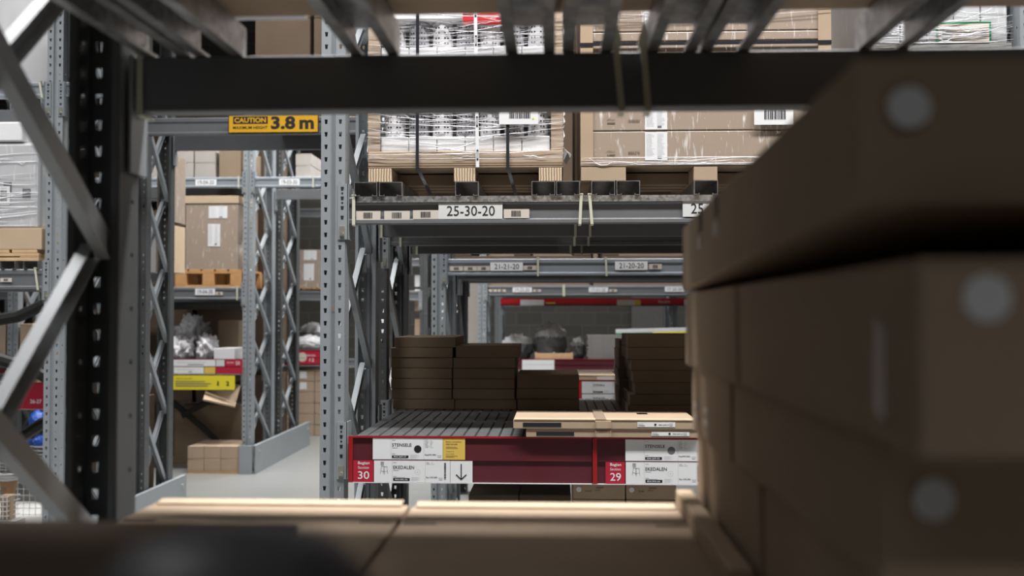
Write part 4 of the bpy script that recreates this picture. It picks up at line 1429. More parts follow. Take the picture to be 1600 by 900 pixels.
# farthest uprights and red rail in front of the block wall
GX = X(779, 13.4)
frame(GX, 13.4, 14.2, 'thin distant rack frame at the left end of the red header rail', z0=0.2, dz=0.56)
frame(X(1053, 13.4), 13.4, 14.2, 'thin distant rack frame at the right end of the red header rail', z0=0.2, dz=0.56)
g0, g1 = GX + 0.03, X(1110, 13.38)
rr = rail_body(g0, g1, 'bright red header rail far away in front of the block wall', zt_=Z(466, 13.38, 920), h=0.105, yf=13.38, endbar=False)
MB().box(0, g1 - g0, -0.006, -0.0035, 0.03, 0.105, 'bright_red').build('red_band', rr)
q = lambda px: X(px, 13.38, 472) - g0
for a, b, mt in ((813, 850, 'paper'), (964, 992, 'paper_tan'), (992, 1001, 'yellow'), (1069, 1080, 'paper'), (853, 868, 'yellow')):
    MB().box(q(a), q(b), -0.009, -0.007, 0.01 if mt != 'yellow' or a > 900 else 0.03, 0.085 if mt != 'yellow' or a > 900 else 0.05, mt).build('price_label', rr)
MB().text('Barang', q(1029), 0.035, -0.008, 'paper', 0.15, 0.04, bold=0.02).build('lettering', rr)
beam(g0 + 0.03, X(1053, 13.4) - 0.06, 13.42, Z(466, 13.38, 920) - 0.11, 'beam behind the distant red header rail', h=0.1)
# grey panel leaning on the block wall
o = MB().bbox(-0.25, 0.25, 0, 0.03, 0, 1.9, 'board_grey', 0.004).build('wall_panel', None, (X(1012, 15.9), 15.96, 0.0))
tag(o, 'grey panel against the block wall between the distant uprights', 'panel')
o = MB().bbox(-0.12, 0.12, -0.12, 0.12, 0, 3.6, 'card_grey', 0.01).build('building_column', None, (X(736, 13.2), 13.2, 0.0))
tag(o, 'pale square column beside the distant 17 rack frame', 'column')

# ================================================================== TUNNEL beams and caution sign
QX = X(262, 7.85)
tb0, tb1 = QX + 0.06, RX - 0.06
zt1 = Z(210, C0, 350)
tb = beam(tb0, tb1, C0 + 0.01, zt1, 'dark tunnel beam carrying the yellow caution sign', h=0.125, mat='beam_grey')
tb2 = beam(tb0, tb1, C1 - 0.01, Z(236, C1, 350), 'dark rear tunnel beam below the caution sign', h=0.125, face=1)
sx0, sx1 = X(357, 7.03, 192), X(498, 7.03, 192)
sz0, sz1 = Z(208, 7.03, 430), Z(179, 7.03, 430)
sg = empty('caution_sign', (sx0, 7.035, sz0), 'yellow caution 3.8 m maximum height sign on the tunnel beam', 'sign')
W_, H_ = sx1 - sx0, sz1 - sz0
MB().bbox(0, W_, -0.010, -0.003, 0, H_, 'black', 0.003).build('border', sg)
MB().bbox(0.006, W_ - 0.006, -0.012, -0.010, 0.006, H_ - 0.006, 'caution', 0.001).build('panel', sg)
m = MB().box(W_ * 0.055, W_ * 0.44, -0.0130, -0.0122, H_ * 0.50, H_ * 0.90, 'black')
m.text('CAUTION', W_ * 0.07, H_ * 0.56, -0.0136, 'caution', W_ * 0.35, H_ * 0.27, bold=0.03)
m.text('MAXIMUM HEIGHT', W_ * 0.055, H_ * 0.22, -0.0130, 'black', W_ * 0.385, H_ * 0.16, bold=0.015)
m.text('3.8', W_ * 0.475, H_ * 0.20, -0.0130, 'black', W_ * 0.27, H_ * 0.70, bold=0.04)
m.text('m', W_ * 0.79, H_ * 0.20, -0.0130, 'black', W_ * 0.16, H_ * 0.50, bold=0.04)
m.build('lettering', sg)
# cartons above the tunnel beam, their shade put into the card colour
xa = X(400, 7.1, 60)
zc = zt1 + 0.126
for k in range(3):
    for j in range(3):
        carton(xa + j * 0.43, xa + j * 0.43 + 0.40, 7.08, 7.8, zc + k * 0.36 + 0.001, zc + k * 0.36 + 0.358, 'shade-dark brown carton above the tunnel beam, %s row, %s' % (('bottom', 'middle', 'top')[k], ('left', 'middle', 'right')[j]), 'card_shade_dark')

# ================================================================== LEFT ROWS
H0, H1 = 6.0, 6.8
hx = X(82, H0)
frame(hx, H0, H1, 'perforated grey rack frame at far left, behind the nearest diagonal braces', z0=0.25, dz=0.56, mat='steel')
fq = frame(QX, 7.30, C1, 'blurred X-braced rack frame left of the concrete passage', z0=0.25, dz=0.56, mat='steel_dark', bracemat='steel')

upright(4.0, 'steel_dark', fq, (0, C0 - 7.30, 0.006), 0)


def guard(x, y0, y1, h, label, endcap=True):
    r = empty('rack_guard', (x, y0, 0), label, 'guard')
    L = y1 - y0
    MB().prism([(-0.012, 0), (0.0, 0), (0.0, h), (-0.035, h), (-0.035, h - 0.008), (-0.012, h - 0.008)], 0, L, 'steel', 'y').build('side_plate', r)
    if endcap:
        MB().bbox(-0.165, -0.036, -0.012, 0.0, 0, h, 'steel', 0.003).build('end_plate', r)
    for yy in (0.1, L - 0.1):
        MB().tube([(-0.002, yy, h * 0.75), (0.010, yy, h * 0.75)], 0.010, 'zinc', 8).build('bolt', r)
    return r


guard(QX + 0.10, 5.6, 8.02, 0.28, 'grey steel guard plate at the foot of the X-braced frame')
MX = X(387, 9.9)
M0, M1, N0, N1 = 9.9, 10.7, 10.93, 11.73
frame(MX, M0, M1, 'distant grey rack frame beyond the passage, front of the pair', z0=0.25, dz=0.56, mat='steel')
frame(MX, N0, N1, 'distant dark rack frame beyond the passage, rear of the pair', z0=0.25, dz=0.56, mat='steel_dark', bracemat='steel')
guard(MX + 0.13, 9.78, 11.95, 0.28, 'grey steel guard plate at the foot of the distant frames beyond the passage')
frame(MX - 2.86, M0, M1, 'distant rack frame at the far left end of the brown carton bay', z0=0.25, dz=0.56)
m0, m1 = MX - 2.80, MX - 0.06
qm = lambda px, Y=9.9: X(px, Y, 285) - m0
zmu = Z(293, 9.9, 330)
hm = lambda py: Z(py, 9.9, 330) - zmu
beam(m0, m1, M0 + 0.01, zmu, 'distant pale upper beam above the brown wrapped carton', mat='beam_pale', h=0.105, ties=((qm(376) - 0.03, 0.015, 0.0),),
     labels=(('white', qm(305), qm(338), hm(290), hm(280), '19-04-30'),))
beam(MX + 0.06, MX + 2.04, M0 + 0.01, zmu, 'distant pale tunnel beam right of the distant frame', mat='beam_pale', h=0.105, ties=((X(488, 9.9, 285) - MX - 0.06, 0.015, 0.0),),
     labels=(('white', X(436, 9.9, 285) - MX - 0.06, X(468, 9.9, 285) - MX - 0.06, hm(290), hm(280), '19-03-30'),))
frame(MX + 2.10, M0, M1, 'distant dark rack frame right of the distant 21 frames', z0=0.25, dz=0.56, mat='steel_dark')
beam(MX + 0.06, MX + 2.04, M1 - 0.01, zmu - 0.04, 'distant rear tunnel beam right of the distant frame', face=1, h=0.11)
beam(m0, m1, M1 - 0.01, zmu - 0.02, 'distant rear upper beam above the brown wrapped carton', face=1, h=0.105)
# grey cartons on the upper beam, px 272-342
for k in range(2):
    for j in range(3):
        a = X(272 + 34 * j - 34, 9.95, 255)
        carton(a, a + 0.212, 9.92, 10.5, zmu + 0.106 + 0.15 * k, zmu + 0.106 + 0.15 * k + 0.148, 'grey carton on the distant upper beam, %s row, %s' % (('lower', 'upper')[k], ('left', 'middle', 'right')[j]), 'card_grey')
carton(X(344, 9.95, 255), X(378, 9.95, 255), 9.92, 10.6, zmu + 0.106, zmu + 0.42, 'brown carton beside the distant frame on the upper beam', 'card2')
for k in range(2):
    a = X(444, 9.95, 255) + k * 0.001
    carton(X(462, 9.95, 255), X(486, 9.95, 255), 9.95, 10.4, zmu + 0.106 + 0.12 * k, zmu + 0.106 + 0.12 * k + 0.118, 'pale box on the distant tunnel beam, %s' % ('lower', 'upper')[k], 'card_grey')
# brown wrapped load on wooden pallet
zml = Z(468, 9.9, 330)
hm2 = lambda py: Z(py, 9.9, 330) - zml
beam(m0, m1, M0 + 0.01, zml, 'distant grey beam under the brown carton pallet', mat='beam_grey', h=0.125,
     labels=(('white', qm(306), qm(337), hm2(461), hm2(451), '19-04-20'), ('bar', qm(338), qm(349), hm2(461), hm2(456), '')), ties=((qm(375) - 0.03, 0.016, 0.0),))
beam(m0, m1, M1 - 0.01, zml - 0.02, 'distant rear beam under the brown carton pallet', face=1, h=0.12)
pz = zml + 0.126
wood_pallet(X(272, 9.9, 430), X(377, 9.9, 430), 9.92, 10.65, pz, 'orange-brown wooden pallet under the distant wrapped carton', h=Z(421, 9.9, 330) - pz)
pz = Z(421, 9.9, 330) + 0.001
c0, c1 = X(290, 9.93, 380), X(372, 9.93, 380)
o = carton(c0, c1, 9.93, 10.6, pz, Z(318, 9.93, 330), 'tall film-wrapped brown carton with two white labels on a wooden pallet', 'wrapped_card', seam=False)
w_ = (c1 - c0) / 2
hq = lambda py: Z(py, 9.93, 330) - pz
MB().bbox(-w_ - 0.008, w_ + 0.008, -0.343, 0.343, hq(318) - 0.0, hq(306), 'card_pale', 0.004).build('lid', o)
xq = lambda px: X(px, 9.93, 380) - (c0 + c1) / 2
white_label(o, xq(326), xq(355), hq(341), hq(322), -0.3385, code=False)
white_label(o, xq(325), xq(344), hq(385), hq(350), -0.3385, code=False, lines=5)
carton(X(236, 10.0, 380), X(286, 10.0, 380), 10.66, 10.92, zml + 0.126, Z(345, 10.6, 260), 'dark wrapped carton left of the tall wrapped one', 'card2')
# shelf with rails, white bundles
zms = Z(562, 9.9, 320)
rm = rail_body(m0 + 0.1, m1, 'distant price rail with white and red labels above the yellow sign', zt_=Z(561, 9.88, 320), h=0.15, yf=9.88, endbar=False)
qr = lambda px: X(px, 9.88, 575) - (m0 + 0.1)
for a, b, za_, zb_, mt in ((271, 337, 0.078, 0.145, 'paper'), (338, 351, 0.078, 0.145, 'paper_grey'), (352, 379, 0.078, 0.145, 'sect_red'), (272, 319, 0.005, 0.070, 'paper'), (320, 337, 0.005, 0.070, 'yellow'), (338, 379, 0.005, 0.070, 'sect_red')):
    p = MB().box(qr(a), qr(b), -0.009, -0.0075, za_, zb_, mt).build('price_label', rm)
    if mt == 'paper':
        MB().rect(qr(a) + 0.04, qr(b) - 0.1, za_ + 0.035, za_ + 0.04, -0.0096, 'ink_pale').rect(qr(a) + 0.15, qr(b) - 0.12, za_ + 0.012, za_ + 0.02, -0.0096, 'ink_soft').build('print', p)
    if mt == 'sect_red' and a > 350:
        MB().text('Section', qr(a) + 0.02, za_ + 0.03, -0.0096, 'paper', 0.07, 0.02).text('04', qr(a) + 0.11, za_ + 0.01, -0.0096, 'paper', 0.04, 0.045).build('lettering', p)
sgn = MB().bbox(X(270, 9.86, 597), X(367, 9.86, 597), -0.004, 0.004, Z(609, 9.86, 320), Z(587, 9.86, 320), 'sign_yellow', 0.001).build('yellow_sign', None, (0, 9.86, 0))
tag(sgn, 'yellow notice board hanging under the distant price rail', 'sign')
sl = X(270, 9.86, 597)
zl = Z(609, 9.86, 320)
m = MB()
m.text('Ambil barang sendiri', sl + 0.04, zl + 0.105, -0.006, 'rail_red', 0.16, 0.016)
for k, wq in enumerate((0.33, 0.36, 0.30)):
    m.rect(sl + 0.03, sl + 0.03 + wq, zl + 0.035 + 0.022 * k, zl + 0.042 + 0.022 * k, -0.006, 'ink_soft')
m.text('1', sl + 0.455, zl + 0.04, -0.006, 'ink', 0.015, 0.045, bold=0.03)
m.text('2', sl + 0.545, zl + 0.04, -0.006, 'ink', 0.03, 0.045, bold=0.03)
m.build('lettering', sgn)
beam(m0, m1, M0 + 0.02, zms - 0.14, 'distant lower beam behind the yellow notice', h=0.11)
beam(m0, m1, M1 - 0.02, zms - 0.14, 'distant lower rear beam behind the yellow notice', h=0.11, face=1)
for k in range(3):
    deck_panel(m0 + 0.02 + k * 0.9, m0 + 0.9 + k * 0.9, M0 + 0.02, M1, zms - 0.01, 'distant ribbed shelf panel above the yellow notice, %s from the left' % ORD[k])
zs = zms - 0.008
lump(X(284, 10.1), 10.12, zs, 0.27, 0.3, 0.24, 'white_plastic', 'plastic_bundle', 'left white film bundle above the distant price rail', 'bundle', 31, 0.5)
lump(X(322, 10.1), 10.12, zs, 0.24, 0.3, 0.26, 'white_plastic', 'plastic_bundle', 'middle white film bundle above the distant price rail', 'bundle', 32, 0.5)
lump(X(300, 10.5), 10.52, zs, 0.46, 0.24, 0.46, 'cloth_grey', 'plastic_bundle', 'grey crumpled bundle behind the white film on the distant shelf', 'bundle', 35, 0.5)
carton(X(340, 10.1), X(372, 10.1), 10.0, 10.35, zs, zs + 0.12, 'white box right of the film bundles on the distant shelf', 'white_card')
carton(X(346, 10.5), X(378, 10.5), 10.4, 10.68, zs, zs + 0.40, 'dark carton behind the white box on the distant shelf', 'card2')
# floor cartons
for k in range(2):
    for j in range(3):
        a = X(293 + 26 * j, 9.8, 720)
        b = X(293 + 26 * (j + 1), 9.8, 720)
        carton(a, b - 0.003, 9.8, 10.3, 0.0005 + 0.02 + 0.125 * k, 0.02 + 0.125 * (k + 1) - 0.002, 'brown carton on the floor beside the distant frame, %s layer, %s' % (('lower', 'upper')[k], ('left', 'middle', 'right')[j]), 'card')
o = MB().bbox(X(293, 9.8, 730), X(371, 9.8, 730), 0, 0.5, 0, 0.0195, 'wood', 0.003).build('floor_board', None, (0, 9.8, 0))
tag(o, 'wooden board under the floor cartons beside the distant frame', 'board')
o = MB().bbox(-0.16, 0.16, -0.2, 0.2, 0, 0.02, 'card_pale', 0.002).build('cardboard_sheet', None, (X(330, 10.2), 10.2, 0.62))
o.rotation_euler = (0.5, 0.25, 0.3)
o.location = (X(346, 10.0), 10.03, Z(612, 10.0, 346) - 0.02)
tag(o, 'tilted cardboard sheet in the dark under the yellow notice', 'cardboard sheet')
carton(X(272, 10.4), X(378, 10.4), 10.42, 10.68, 0.001, 0.62, 'long dark carton in the shade under the distant shelf', 'card2')
# dark bar crossing
for s, (a, b, c, d) in enumerate(((285, 650, 378, 598), (268, 628, 345, 694))):
    x0_, z0_ = px2(a, b, 10.32)
    x1_, z1_ = px2(c, d, 10.32)
    o = MB().bar((x0_, 10.31 + 0.035 * s, z0_), (x1_, 10.31 + 0.035 * s, z1_), 0.06, 0.03, 'black', side=Vector((0, 1, 0))).build('cross_bar', None)
    tag(o, 'black diagonal cross bar under the distant shelf, %s' % ('rising to the right', 'falling to the right')[s], 'cross bar')

# dark backdrop cartons added as shade in the rear half of the distant rack
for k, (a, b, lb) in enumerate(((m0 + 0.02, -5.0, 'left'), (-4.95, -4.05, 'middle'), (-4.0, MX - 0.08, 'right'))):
    carton(a, b, 10.95, 11.7, 0.001, 0.9, 'added dark backdrop carton on the floor at the rear of the distant rack, %s' % lb, 'card_shade_dark')
    carton(a, b, 10.95, 11.7, zms - 0.006, zml - 0.1, 'added dark backdrop carton on the rear shelf of the distant rack, %s' % lb, 'card_shade_dark')
    carton(a, b, 10.95, 11.7, zml + 0.1, zmu - 0.12, 'added dark backdrop carton behind the brown wrapped carton, %s' % lb, 'card_shade_dark')
    carton(a, b, 10.95, 11.7, zmu + 0.1, zmu + 1.0, 'added dark backdrop carton on the rear upper level of the distant rack, %s' % lb, 'card_shade_dark')
for (z_, lb) in ((zms - 0.12, 'shelf'), (zml - 0.02, 'middle'), (zmu - 0.02, 'upper')):
    beam(m0, m1, N0 + 0.01, z_, 'shaded %s beam of the rear half of the distant rack, front side' % lb, h=0.11)
    beam(m0, m1, N1 - 0.01, z_, 'shaded %s beam of the rear half of the distant rack, back side' % lb, h=0.11, face=1)
carton(-3.6, QX - 0.08, 7.12, 7.8, 0.001, 0.95, 'dark backdrop carton added on the floor left of the X-braced frame', 'card_shade_dark')  # added to make the space behind the braces dark

# far left bay (beside the left frame)
f0, f1 = hx - 2.8, hx - 0.06
zfu = Z(152, H0, 40)
hxr = hx + 0.06
beam(f0, f1, H0 + 0.01, zfu, 'grey upper beam at far left with a loose cable tie', h=0.095, mat='beam_pale', ties=((X(60, H0, 140) - f0, 0.013, 0.018),))
beam(hxr, X(222, 7.05) + 0.5, H0 + 0.01, zfu, 'grey tunnel beam right of the far left frame', h=0.095, mat='beam_pale', con=True)
beam(f0, f1, H1 - 0.01, zfu - 0.03, 'rear upper beam at far left', h=0.11, face=1)
zfl = Z(452, H0, 40)
beam(f0, f1, H0 + 0.01, zfl, 'grey lower beam at far left under the white wrapped pallet', h=0.125, mat='beam_grey', ties=((X(53, H0, 430) - f0, 0.013, 0.02),),
     labels=(('bar', X(0, H0, 425) - f0, X(18, H0, 425) - f0, 0.045, 0.07, ''),))
beam(f0, f1, H1 - 0.01, zfl, 'rear lower beam at far left under the white wrapped pallet', h=0.12, face=1, mat='beam_pale')
for k, px in enumerate((12, 48)):
    joist(X(px, H0, 400), H0, H1, zfl + 0.126, '%s support channel on the far left lower beam' % ('left', 'right')[k], h=0.05)
zq0 = zfl + 0.126 + 0.0505
wood_pallet(X(-160, H0, 395), X(58, H0, 395), 6.02, 6.75, zq0, 'wooden pallet under the white wrapped load at far left', 'wood_pale', h=Z(390, H0, 30) - zq0)
zq1 = Z(390, H0, 30) + 0.001
wl = empty('wrapped_load', (X(-50, H0, 300), 6.4, zq1), 'white film-wrapped pallet load on a cardboard base at far left', 'pallet load')
ww = X(66, H0, 300) - X(-50, H0, 300)
zr_ = lambda py: Z(py, H0, 30) - zq1
MB().bbox(-ww, ww - 0.01, -0.38, 0.38, 0, zr_(356), 'card_pale', 0.004).build('cardboard_base', wl)
MB().bbox(-ww, ww - 0.04, -0.37, 0.37, zr_(356), zr_(221), 'wrapped_white', 0.02).build('wrapped_bundle', wl)
MB().bbox(-ww, ww - 0.14, -0.38, 0.38, zr_(220), zr_(189), 'white_card', 0.01).build('white_carton', wl)
white_label(wl, ww - 0.30, ww - 0.22, zr_(320), zr_(290), -0.374, code=True)
for a, zz in ((-0.14, 0.32), (-0.26, 0.36)):
    MB().box(ww + a, ww + a + 0.05, -0.373, -0.3705, zz, zz + 0.06, 'ink_soft').build('dark_print', wl)
m = MB()
film_strands(m, -ww, ww - 0.04, 0.15, 0.60, -0.373, 50, seed=44, wmax=0.004)
m.build('film_strands', wl)
# white wrapped roll above the upper beam
o = MB().lathe([(0.001, 0), (0.17, 0), (0.18, 0.03), (0.18, 0.75), (0.16, 0.8), (0.001, 0.8)], 0, 0, 'white_plastic', 32).build('wrapped_roll', None, (X(45, 6.3, 80) - 0.02, 6.3, zfu + 0.096), smooth=True)
tag(o, 'tall white wrapped roll standing on the far left upper beam', 'roll')
o = MB().lathe([(0.001, 0), (0.06, 0), (0.065, 0.03), (0.065, 0.75), (0.06, 0.8), (0.001, 0.8)], 0, 0, 'steel_dark', 32).build('wrapped_roll', None, (hx + 0.13, 6.05, zfu + 0.096), smooth=True)
tag(o, 'dark wrapped roll right of the far left perforated upright', 'roll')

# things below: far shelf with boxes, red rail, blue bags, wire basket, pots
V0 = 8.4
vx0 = X(-20, V0) - 0.6
vx1 = X(76, V0)
frame(X(20, 9.22), 9.22, 9.85, 'grey rack frame far behind the leftmost pallet', z0=0.25, dz=0.56)
zv = Z(598, V0, 40)
rv = rail_body(vx0, X(110, V0), 'red price rail at far left ending in 27', zt_=zv, h=(640 - 598) / F * V0, yf=V0, endbar=False)
hv = (640 - 598) / F * V0
p = MB().box(X(24, V0, 620) - vx0, X(69, V0, 620) - vx0, -0.010, -0.0085, 0.0, hv - 0.006, 'sect_red').build('section_label', rv)
MB().text('Rak', X(24, V0, 620) - vx0 + 0.012, hv - 0.075, -0.0105, 'paper', 0.08, 0.045, bold=0.02).text('26-27', X(48, V0, 620) - vx0, 0.05, -0.0105, 'paper', X(66, V0, 620) - X(48, V0, 620), 0.035, bold=0.02).build('lettering', p)
deck_panel(vx0, X(110, V0), V0 + 0.01, V0 + 0.8, zv - 0.005, 'dark shelf panel behind the far left red rail')
hb4 = (597 - 578) / F * V0 / 4
for k in range(4):
    for j in range(3):
        a = X(8 + 17 * j, V0 + 0.05, 590)
        b = X(8 + 17 * (j + 1), V0 + 0.05, 590)
        carton(a, b - 0.004, V0 + 0.05, V0 + 0.3, zv - 0.004 + k * hb4, zv - 0.004 + (k + 1) * hb4 - 0.003, 'slim pale box in the small pile above the far left red rail', 'card_pale', seam=False, r=0.002, group='slim pale boxes above the far left red rail')
for k, (a, b, y_, zt_, zb_, mt) in enumerate(((-14, 8, 9.22, 500, 562, 'card'), (31, 51, 9.22, 506, 562, 'card_pale'), (53, 70, 9.22, 508, 562, 'card'), (53, 54, 9.60, 520, 562, 'card2'))[:3]):
    x0_, x1_ = X(a, y_, 530), X(b, y_, 530)
    carton(x0_, x1_, y_, y_ + 0.3, Z(563, 9.2, 30), Z(zt_, y_, 30), 'brown carton on the shaded shelf behind the far left frame, %s' % ('leftmost', 'second', 'third beside the perforated upright', 'dark one behind')[k], mt)
o = MB().box(X(30, 9.2), X(110, 9.3), 0, 0.75, -0.03, 0, 'deck').build('shelf_board', None, (0, 9.15, Z(563, 9.2, 30) - 0.002))
tag(o, 'dark shelf board under the cartons behind the far left frame', 'shelf')
# black sagging straps
for k, pts in enumerate((((-5, 500), (30, 494), (52, 484), (72, 474)), ((-5, 560), (20, 568), (45, 575), (72, 590)), ((25, 688), (45, 676), (66, 662), (72, 660)))):
    P3 = [Vector((px2(a, b, 7.4)[0], 7.4, px2(a, b, 7.4)[1])) for a, b in pts]
    o = MB().tube(P3, 0.045, 'black', 8).build('hanging_hose', None)
    tag(o, 'thick black tube behind the far left frame, %s' % ('upper', 'middle', 'lowest by the blue bags')[k], 'tube')
for k, (px, py, w2, h2) in enumerate(((60, 656, 0.14, 0.15), (38, 692, 0.12, 0.06), (62, 688, 0.10, 0.09))):
    x_, z_ = px2(px, py, 8.2)
    lump(x_, 8.2, z_ - h2 * 0.5, w2, 0.2, h2, 'blue', 'blue_bag', 'blue plastic bag at far left, %s' % ('upper', 'lower left with a white end', 'lower right')[k], 'bag', 50 + k, 0.2)
# wire basket stand
wb = empty('wire_basket', (X(66, 8.0), 8.0, Z(730, 8.0, 60)), 'grey wire basket below the blue bags at far left', 'basket')
bw, bd, bh = 0.50, 0.5, (730 - 698) / F * 8.0
m = MB()
for k in range(6):
    z_ = bh * k / 5
    m.tube([(-bw, 0, z_), (0.15, 0, z_), (0.15, bd, z_), (-bw, bd, z_), (-bw, 0, z_)], 0.006, 'wire', 5)
m.build('side_wires', wb)
m = MB()
for k in range(27):
    x_ = -bw + k * 0.025
    m.tube([(x_, 0, bh), (x_, 0, 0), (x_, bd, 0), (x_, bd, bh)], 0.0028, 'wire', 4)
m.build('cross_wires', wb)
for xx, yy in ((-bw, 0), (0.15, 0), (0.15, bd), (-bw, bd)):
    MB().tube([(xx, yy, -wb.location.z), (xx, yy, bh)], 0.010, 'wire', 6).build('leg', wb)
# white cage with pots
cg = empty('wire_cage', (X(8, 7.3), 7.3, 0), 'white wire cage with stacked pots at the bottom left', 'basket')
cw_, cd_ = 0.42, 0.6
ctop = Z(700, 7.3, 30)
m = MB()
for k in range(19):
    x_ = -cw_ + k * (2 * cw_) / 18
    m.tube([(x_, 0.12, 0.02), (x_, 0.12, ctop * 0.9)], 0.0025, 'plastic_wire', 4)
    if k < 14:
        m.tube([(cw_, 0.12 + k * 0.04, 0.02), (cw_, 0.12 + k * 0.04, ctop * 0.8)], 0.0025, 'plastic_wire', 4)
for k in range(12):
    z_ = 0.02 + k * ctop * 0.9 / 11
    m.tube([(-cw_, 0.12, z_), (cw_, 0.12, z_), (cw_, 0.7, z_)], 0.003, 'plastic_wire', 4)
m.build('mesh_panel', cg)
px_, pz_ = px2(13, 776, 7.2)
MB().box(-cw_, cw_, -0.14, 0.7, Z(815, 7.2, 13) - 0.02, Z(815, 7.2, 13) - 0.006, 'plastic_wire').build('cage_shelf', cg)
zc0 = Z(773, 7.2, 13)
pt_ = empty('plant_pot', (px_, 7.2, zc0), 'brown pot with a stack of white rims at the bottom left', 'pot')
MB().lathe([(0.001, 0), (0.042, 0), (0.062, 0.105), (0.058, 0.105), (0.001, 0.104)], 0, 0, 'kraft_pot', 24).build('pot_body', pt_, smooth=False)
for k in range(3):
    MB().lathe([(0.055, 0.106 + 0.019 * k), (0.066, 0.108 + 0.019 * k), (0.068, 0.120 + 0.019 * k), (0.055, 0.123 + 0.019 * k)], 0, 0, 'white_plastic', 24).build('rim', pt_)
MB().box(-0.03, 0.015, -0.058, -0.054, 0.055, 0.058, 'ink_soft').build('print', pt_)
# small basket with a box in front
sb = empty('small_basket', (X(8, 7.1), 7.05, Z(812, 7.1, 13)), 'small white wire basket holding a cardboard box below the pot', 'basket')
m = MB()
sh = (812 - 774) / F * 7.1
for k in range(6):
    z_ = sh * k / 5
    m.tube([(-0.12, 0, z_), (0.06, 0, z_), (0.09, 0.12, z_)], 0.004, 'plastic_wire', 5)
for k in range(7):
    x_ = -0.12 + k * 0.03
    m.tube([(x_, 0, 0), (x_, 0, sh)], 0.004, 'plastic_wire', 5)
m.box(-0.12, 0.09, 0, 0.12, -0.004, 0, 'plastic_wire')
m.build('basket_wires', sb)
carton(X(8, 7.1), X(8, 7.1) + 0.075, 7.07, 7.14, Z(812, 7.1, 13) + 0.002, Z(773, 7.1, 13), 'small cardboard box inside the small white basket', 'card', name='small_box')
for oo in (sb,):
    pass
MB().box(-0.15, 0.12, 0.0, 0.14, -sb.location.z, -0.005, 'plastic_wire').build('stand', sb)

# cartons seen through the X-braced frame
for k, (a, b, zt_, zb_, mt) in enumerate(((243, 262, 238, 345, 'wrapped_card'), (228, 243, 352, 425, 'white_card'), (243, 262, 350, 425, 'card_pale'))):
    Yq = 8.6
    carton(X(a, Yq) + 0.003, X(b, Yq), Yq, Yq + 0.4, Z(zb_, Yq, 250), Z(zt_, Yq, 250), 'load seen through the X-braced frame, %s' % ('upper brown', 'lower left white', 'lower right brown')[k], mt)
for k, py in enumerate((232, 347, 427, 560, 585)):
    beam(QX - 2.0, X(257, 8.6), 8.6, Z(py + 12, 8.6, 250) - 0.02, 'blurred beam seen through the X-braced frame, %s from the top' % ORD[k], h=0.09, con=False)

# ================================================================== FAR RACK beyond the passage (px 435-500 and 640-675)
W0 = 12.8
wx0, wx1 = X(455, W0), X(662, W0)
frame(wx1, W0, W0 + 0.8, 'thin far rack frame seen left of the 21-21-20 frame', z0=0.25, dz=0.56, mat='steel_dark', bracemat='steel_dark')
frame(wx0 - 0.6, W0, W0 + 0.8, 'far rack frame behind the distant dark frames', z0=0.25, dz=0.56)
a0, a1 = wx0 - 0.54, wx1 - 0.06
zb = Z(470, W0, 485)
beam(a0, a1, W0 + 0.01, Z(340, W0, 485), 'far upper beam beyond the passage', h=0.12)
beam(a0, a1, W0 + 0.01, zb, 'far middle beam beyond the passage under the wrapped carton', h=0.13)
wood_pallet(X(462, W0, 455), X(503, W0, 455), W0 + 0.02, W0 + 0.7, zb + 0.131, 'far wooden pallet beyond the passage', h=Z(450, W0, 485) - zb - 0.131)
zz = Z(450, W0, 485) + 0.001
o = carton(X(464, W0, 420), X(500, W0, 420), W0 + 0.02, W0 + 0.7, zz, Z(390, W0, 485), 'far wrapped carton with white labels seen beyond the passage', 'wrapped_card')
white_label(o, X(474, W0, 420) - o.location.x, X(494, W0, 420) - o.location.x, Z(406, W0, 485) - zz, Z(391, W0, 485) - zz, -0.3425, code=False)
white_label(o, X(474, W0, 420) - o.location.x, X(490, W0, 420) - o.location.x, Z(438, W0, 485) - zz, Z(412, W0, 485) - zz, -0.3425, code=False)
rw = rail_body(a0, X(505, W0), 'far red price rail with a round picture beyond the passage', zt_=Z(547, W0, 485), h=0.20, yf=W0 - 0.01, endbar=False)
q = lambda px: X(px, W0, 560) - a0
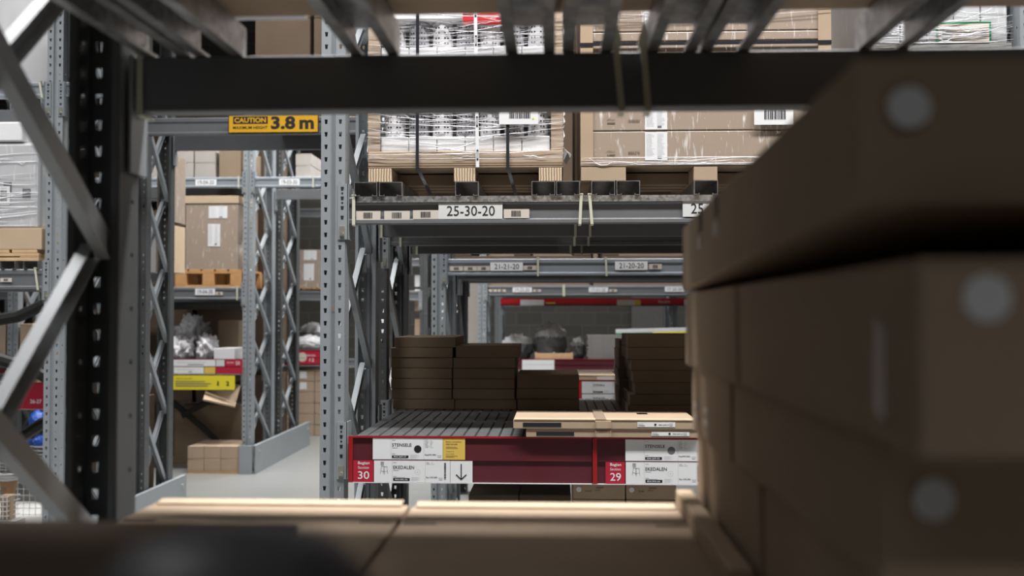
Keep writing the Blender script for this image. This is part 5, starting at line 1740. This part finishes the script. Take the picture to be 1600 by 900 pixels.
MB().box(q(465), q(500), -0.006, -0.004, 0.02, 0.19, 'sect_red').build('section_label', rw)
MB().disc(q(473), 0.11, 0.06, -0.0075, 'paper_tan', 24).build('round_picture', rw)
MB().text('Section', q(481), 0.12, -0.0075, 'paper', 0.10, 0.03).text('12', q(484), 0.05, -0.0075, 'paper', 0.06, 0.05).build('lettering', rw)
beam(a0, a1, W0 + 0.02, Z(575, W0, 485), 'far lower beam beyond the passage', h=0.12)
deck_panel(a0, X(505, W0), W0 + 0.03, W0 + 0.8, Z(546, W0, 485), 'far shelf panel beyond the passage')
lump(X(484, 13.0), 13.0, Z(545, 13.0, 485), 0.42, 0.24, 0.18, 'white_plastic', 'plastic_bundle', 'lower white bundle on the far shelf beyond the passage', 'bundle', 61, 0.2)
lump(X(486, 13.3), 13.36, Z(545, 13.0, 485), 0.42, 0.3, 0.34, 'cloth_grey', 'plastic_bundle', 'upper grey bundle on the far shelf beyond the passage', 'bundle', 62, 0.3, cap='white_plastic')
ztp = Z(578, W0, 480)
nrow = 6
for k in range(nrow):
    h = ztp / nrow
    for j, (a, b) in enumerate(((446, 465), (466, 490), (491, 512))):
        o = carton(X(a, W0, 620), X(b, W0, 620), W0 + 0.03, W0 + 0.6, k * h + 0.001, (k + 1) * h - 0.003, 'brown carton in the far floor stack beyond the passage, %s column, %s from the floor' % (('left', 'middle', 'right')[j], ORD[k]), 'card')
        if k >= 4 and j == 1:
            white_label(o, -0.09, 0.0, 0.03, 0.12, -0.2865, code=False)
for k, (zt_, zb_, mt) in enumerate(((430, 448, 'white_card'), (452, 466, 'white_card'), (470, 486, 'card_pale'), (498, 530, 'card'))):
    Yq = 12.9
    carton(X(648, Yq), X(656, Yq), Yq, Yq + 0.3, Z(zb_, Yq, 655), Z(zt_, Yq, 655), 'small far box left of the thin far frame, %s from the top' % ORD[k], mt)
o = MB()
beam(X(640, W0) - 0.3, wx1 - 0.06, W0 + 0.02, Z(416, W0, 655) - 0.0, 'far short beam beside the thin far frame', h=0.1, con=False)
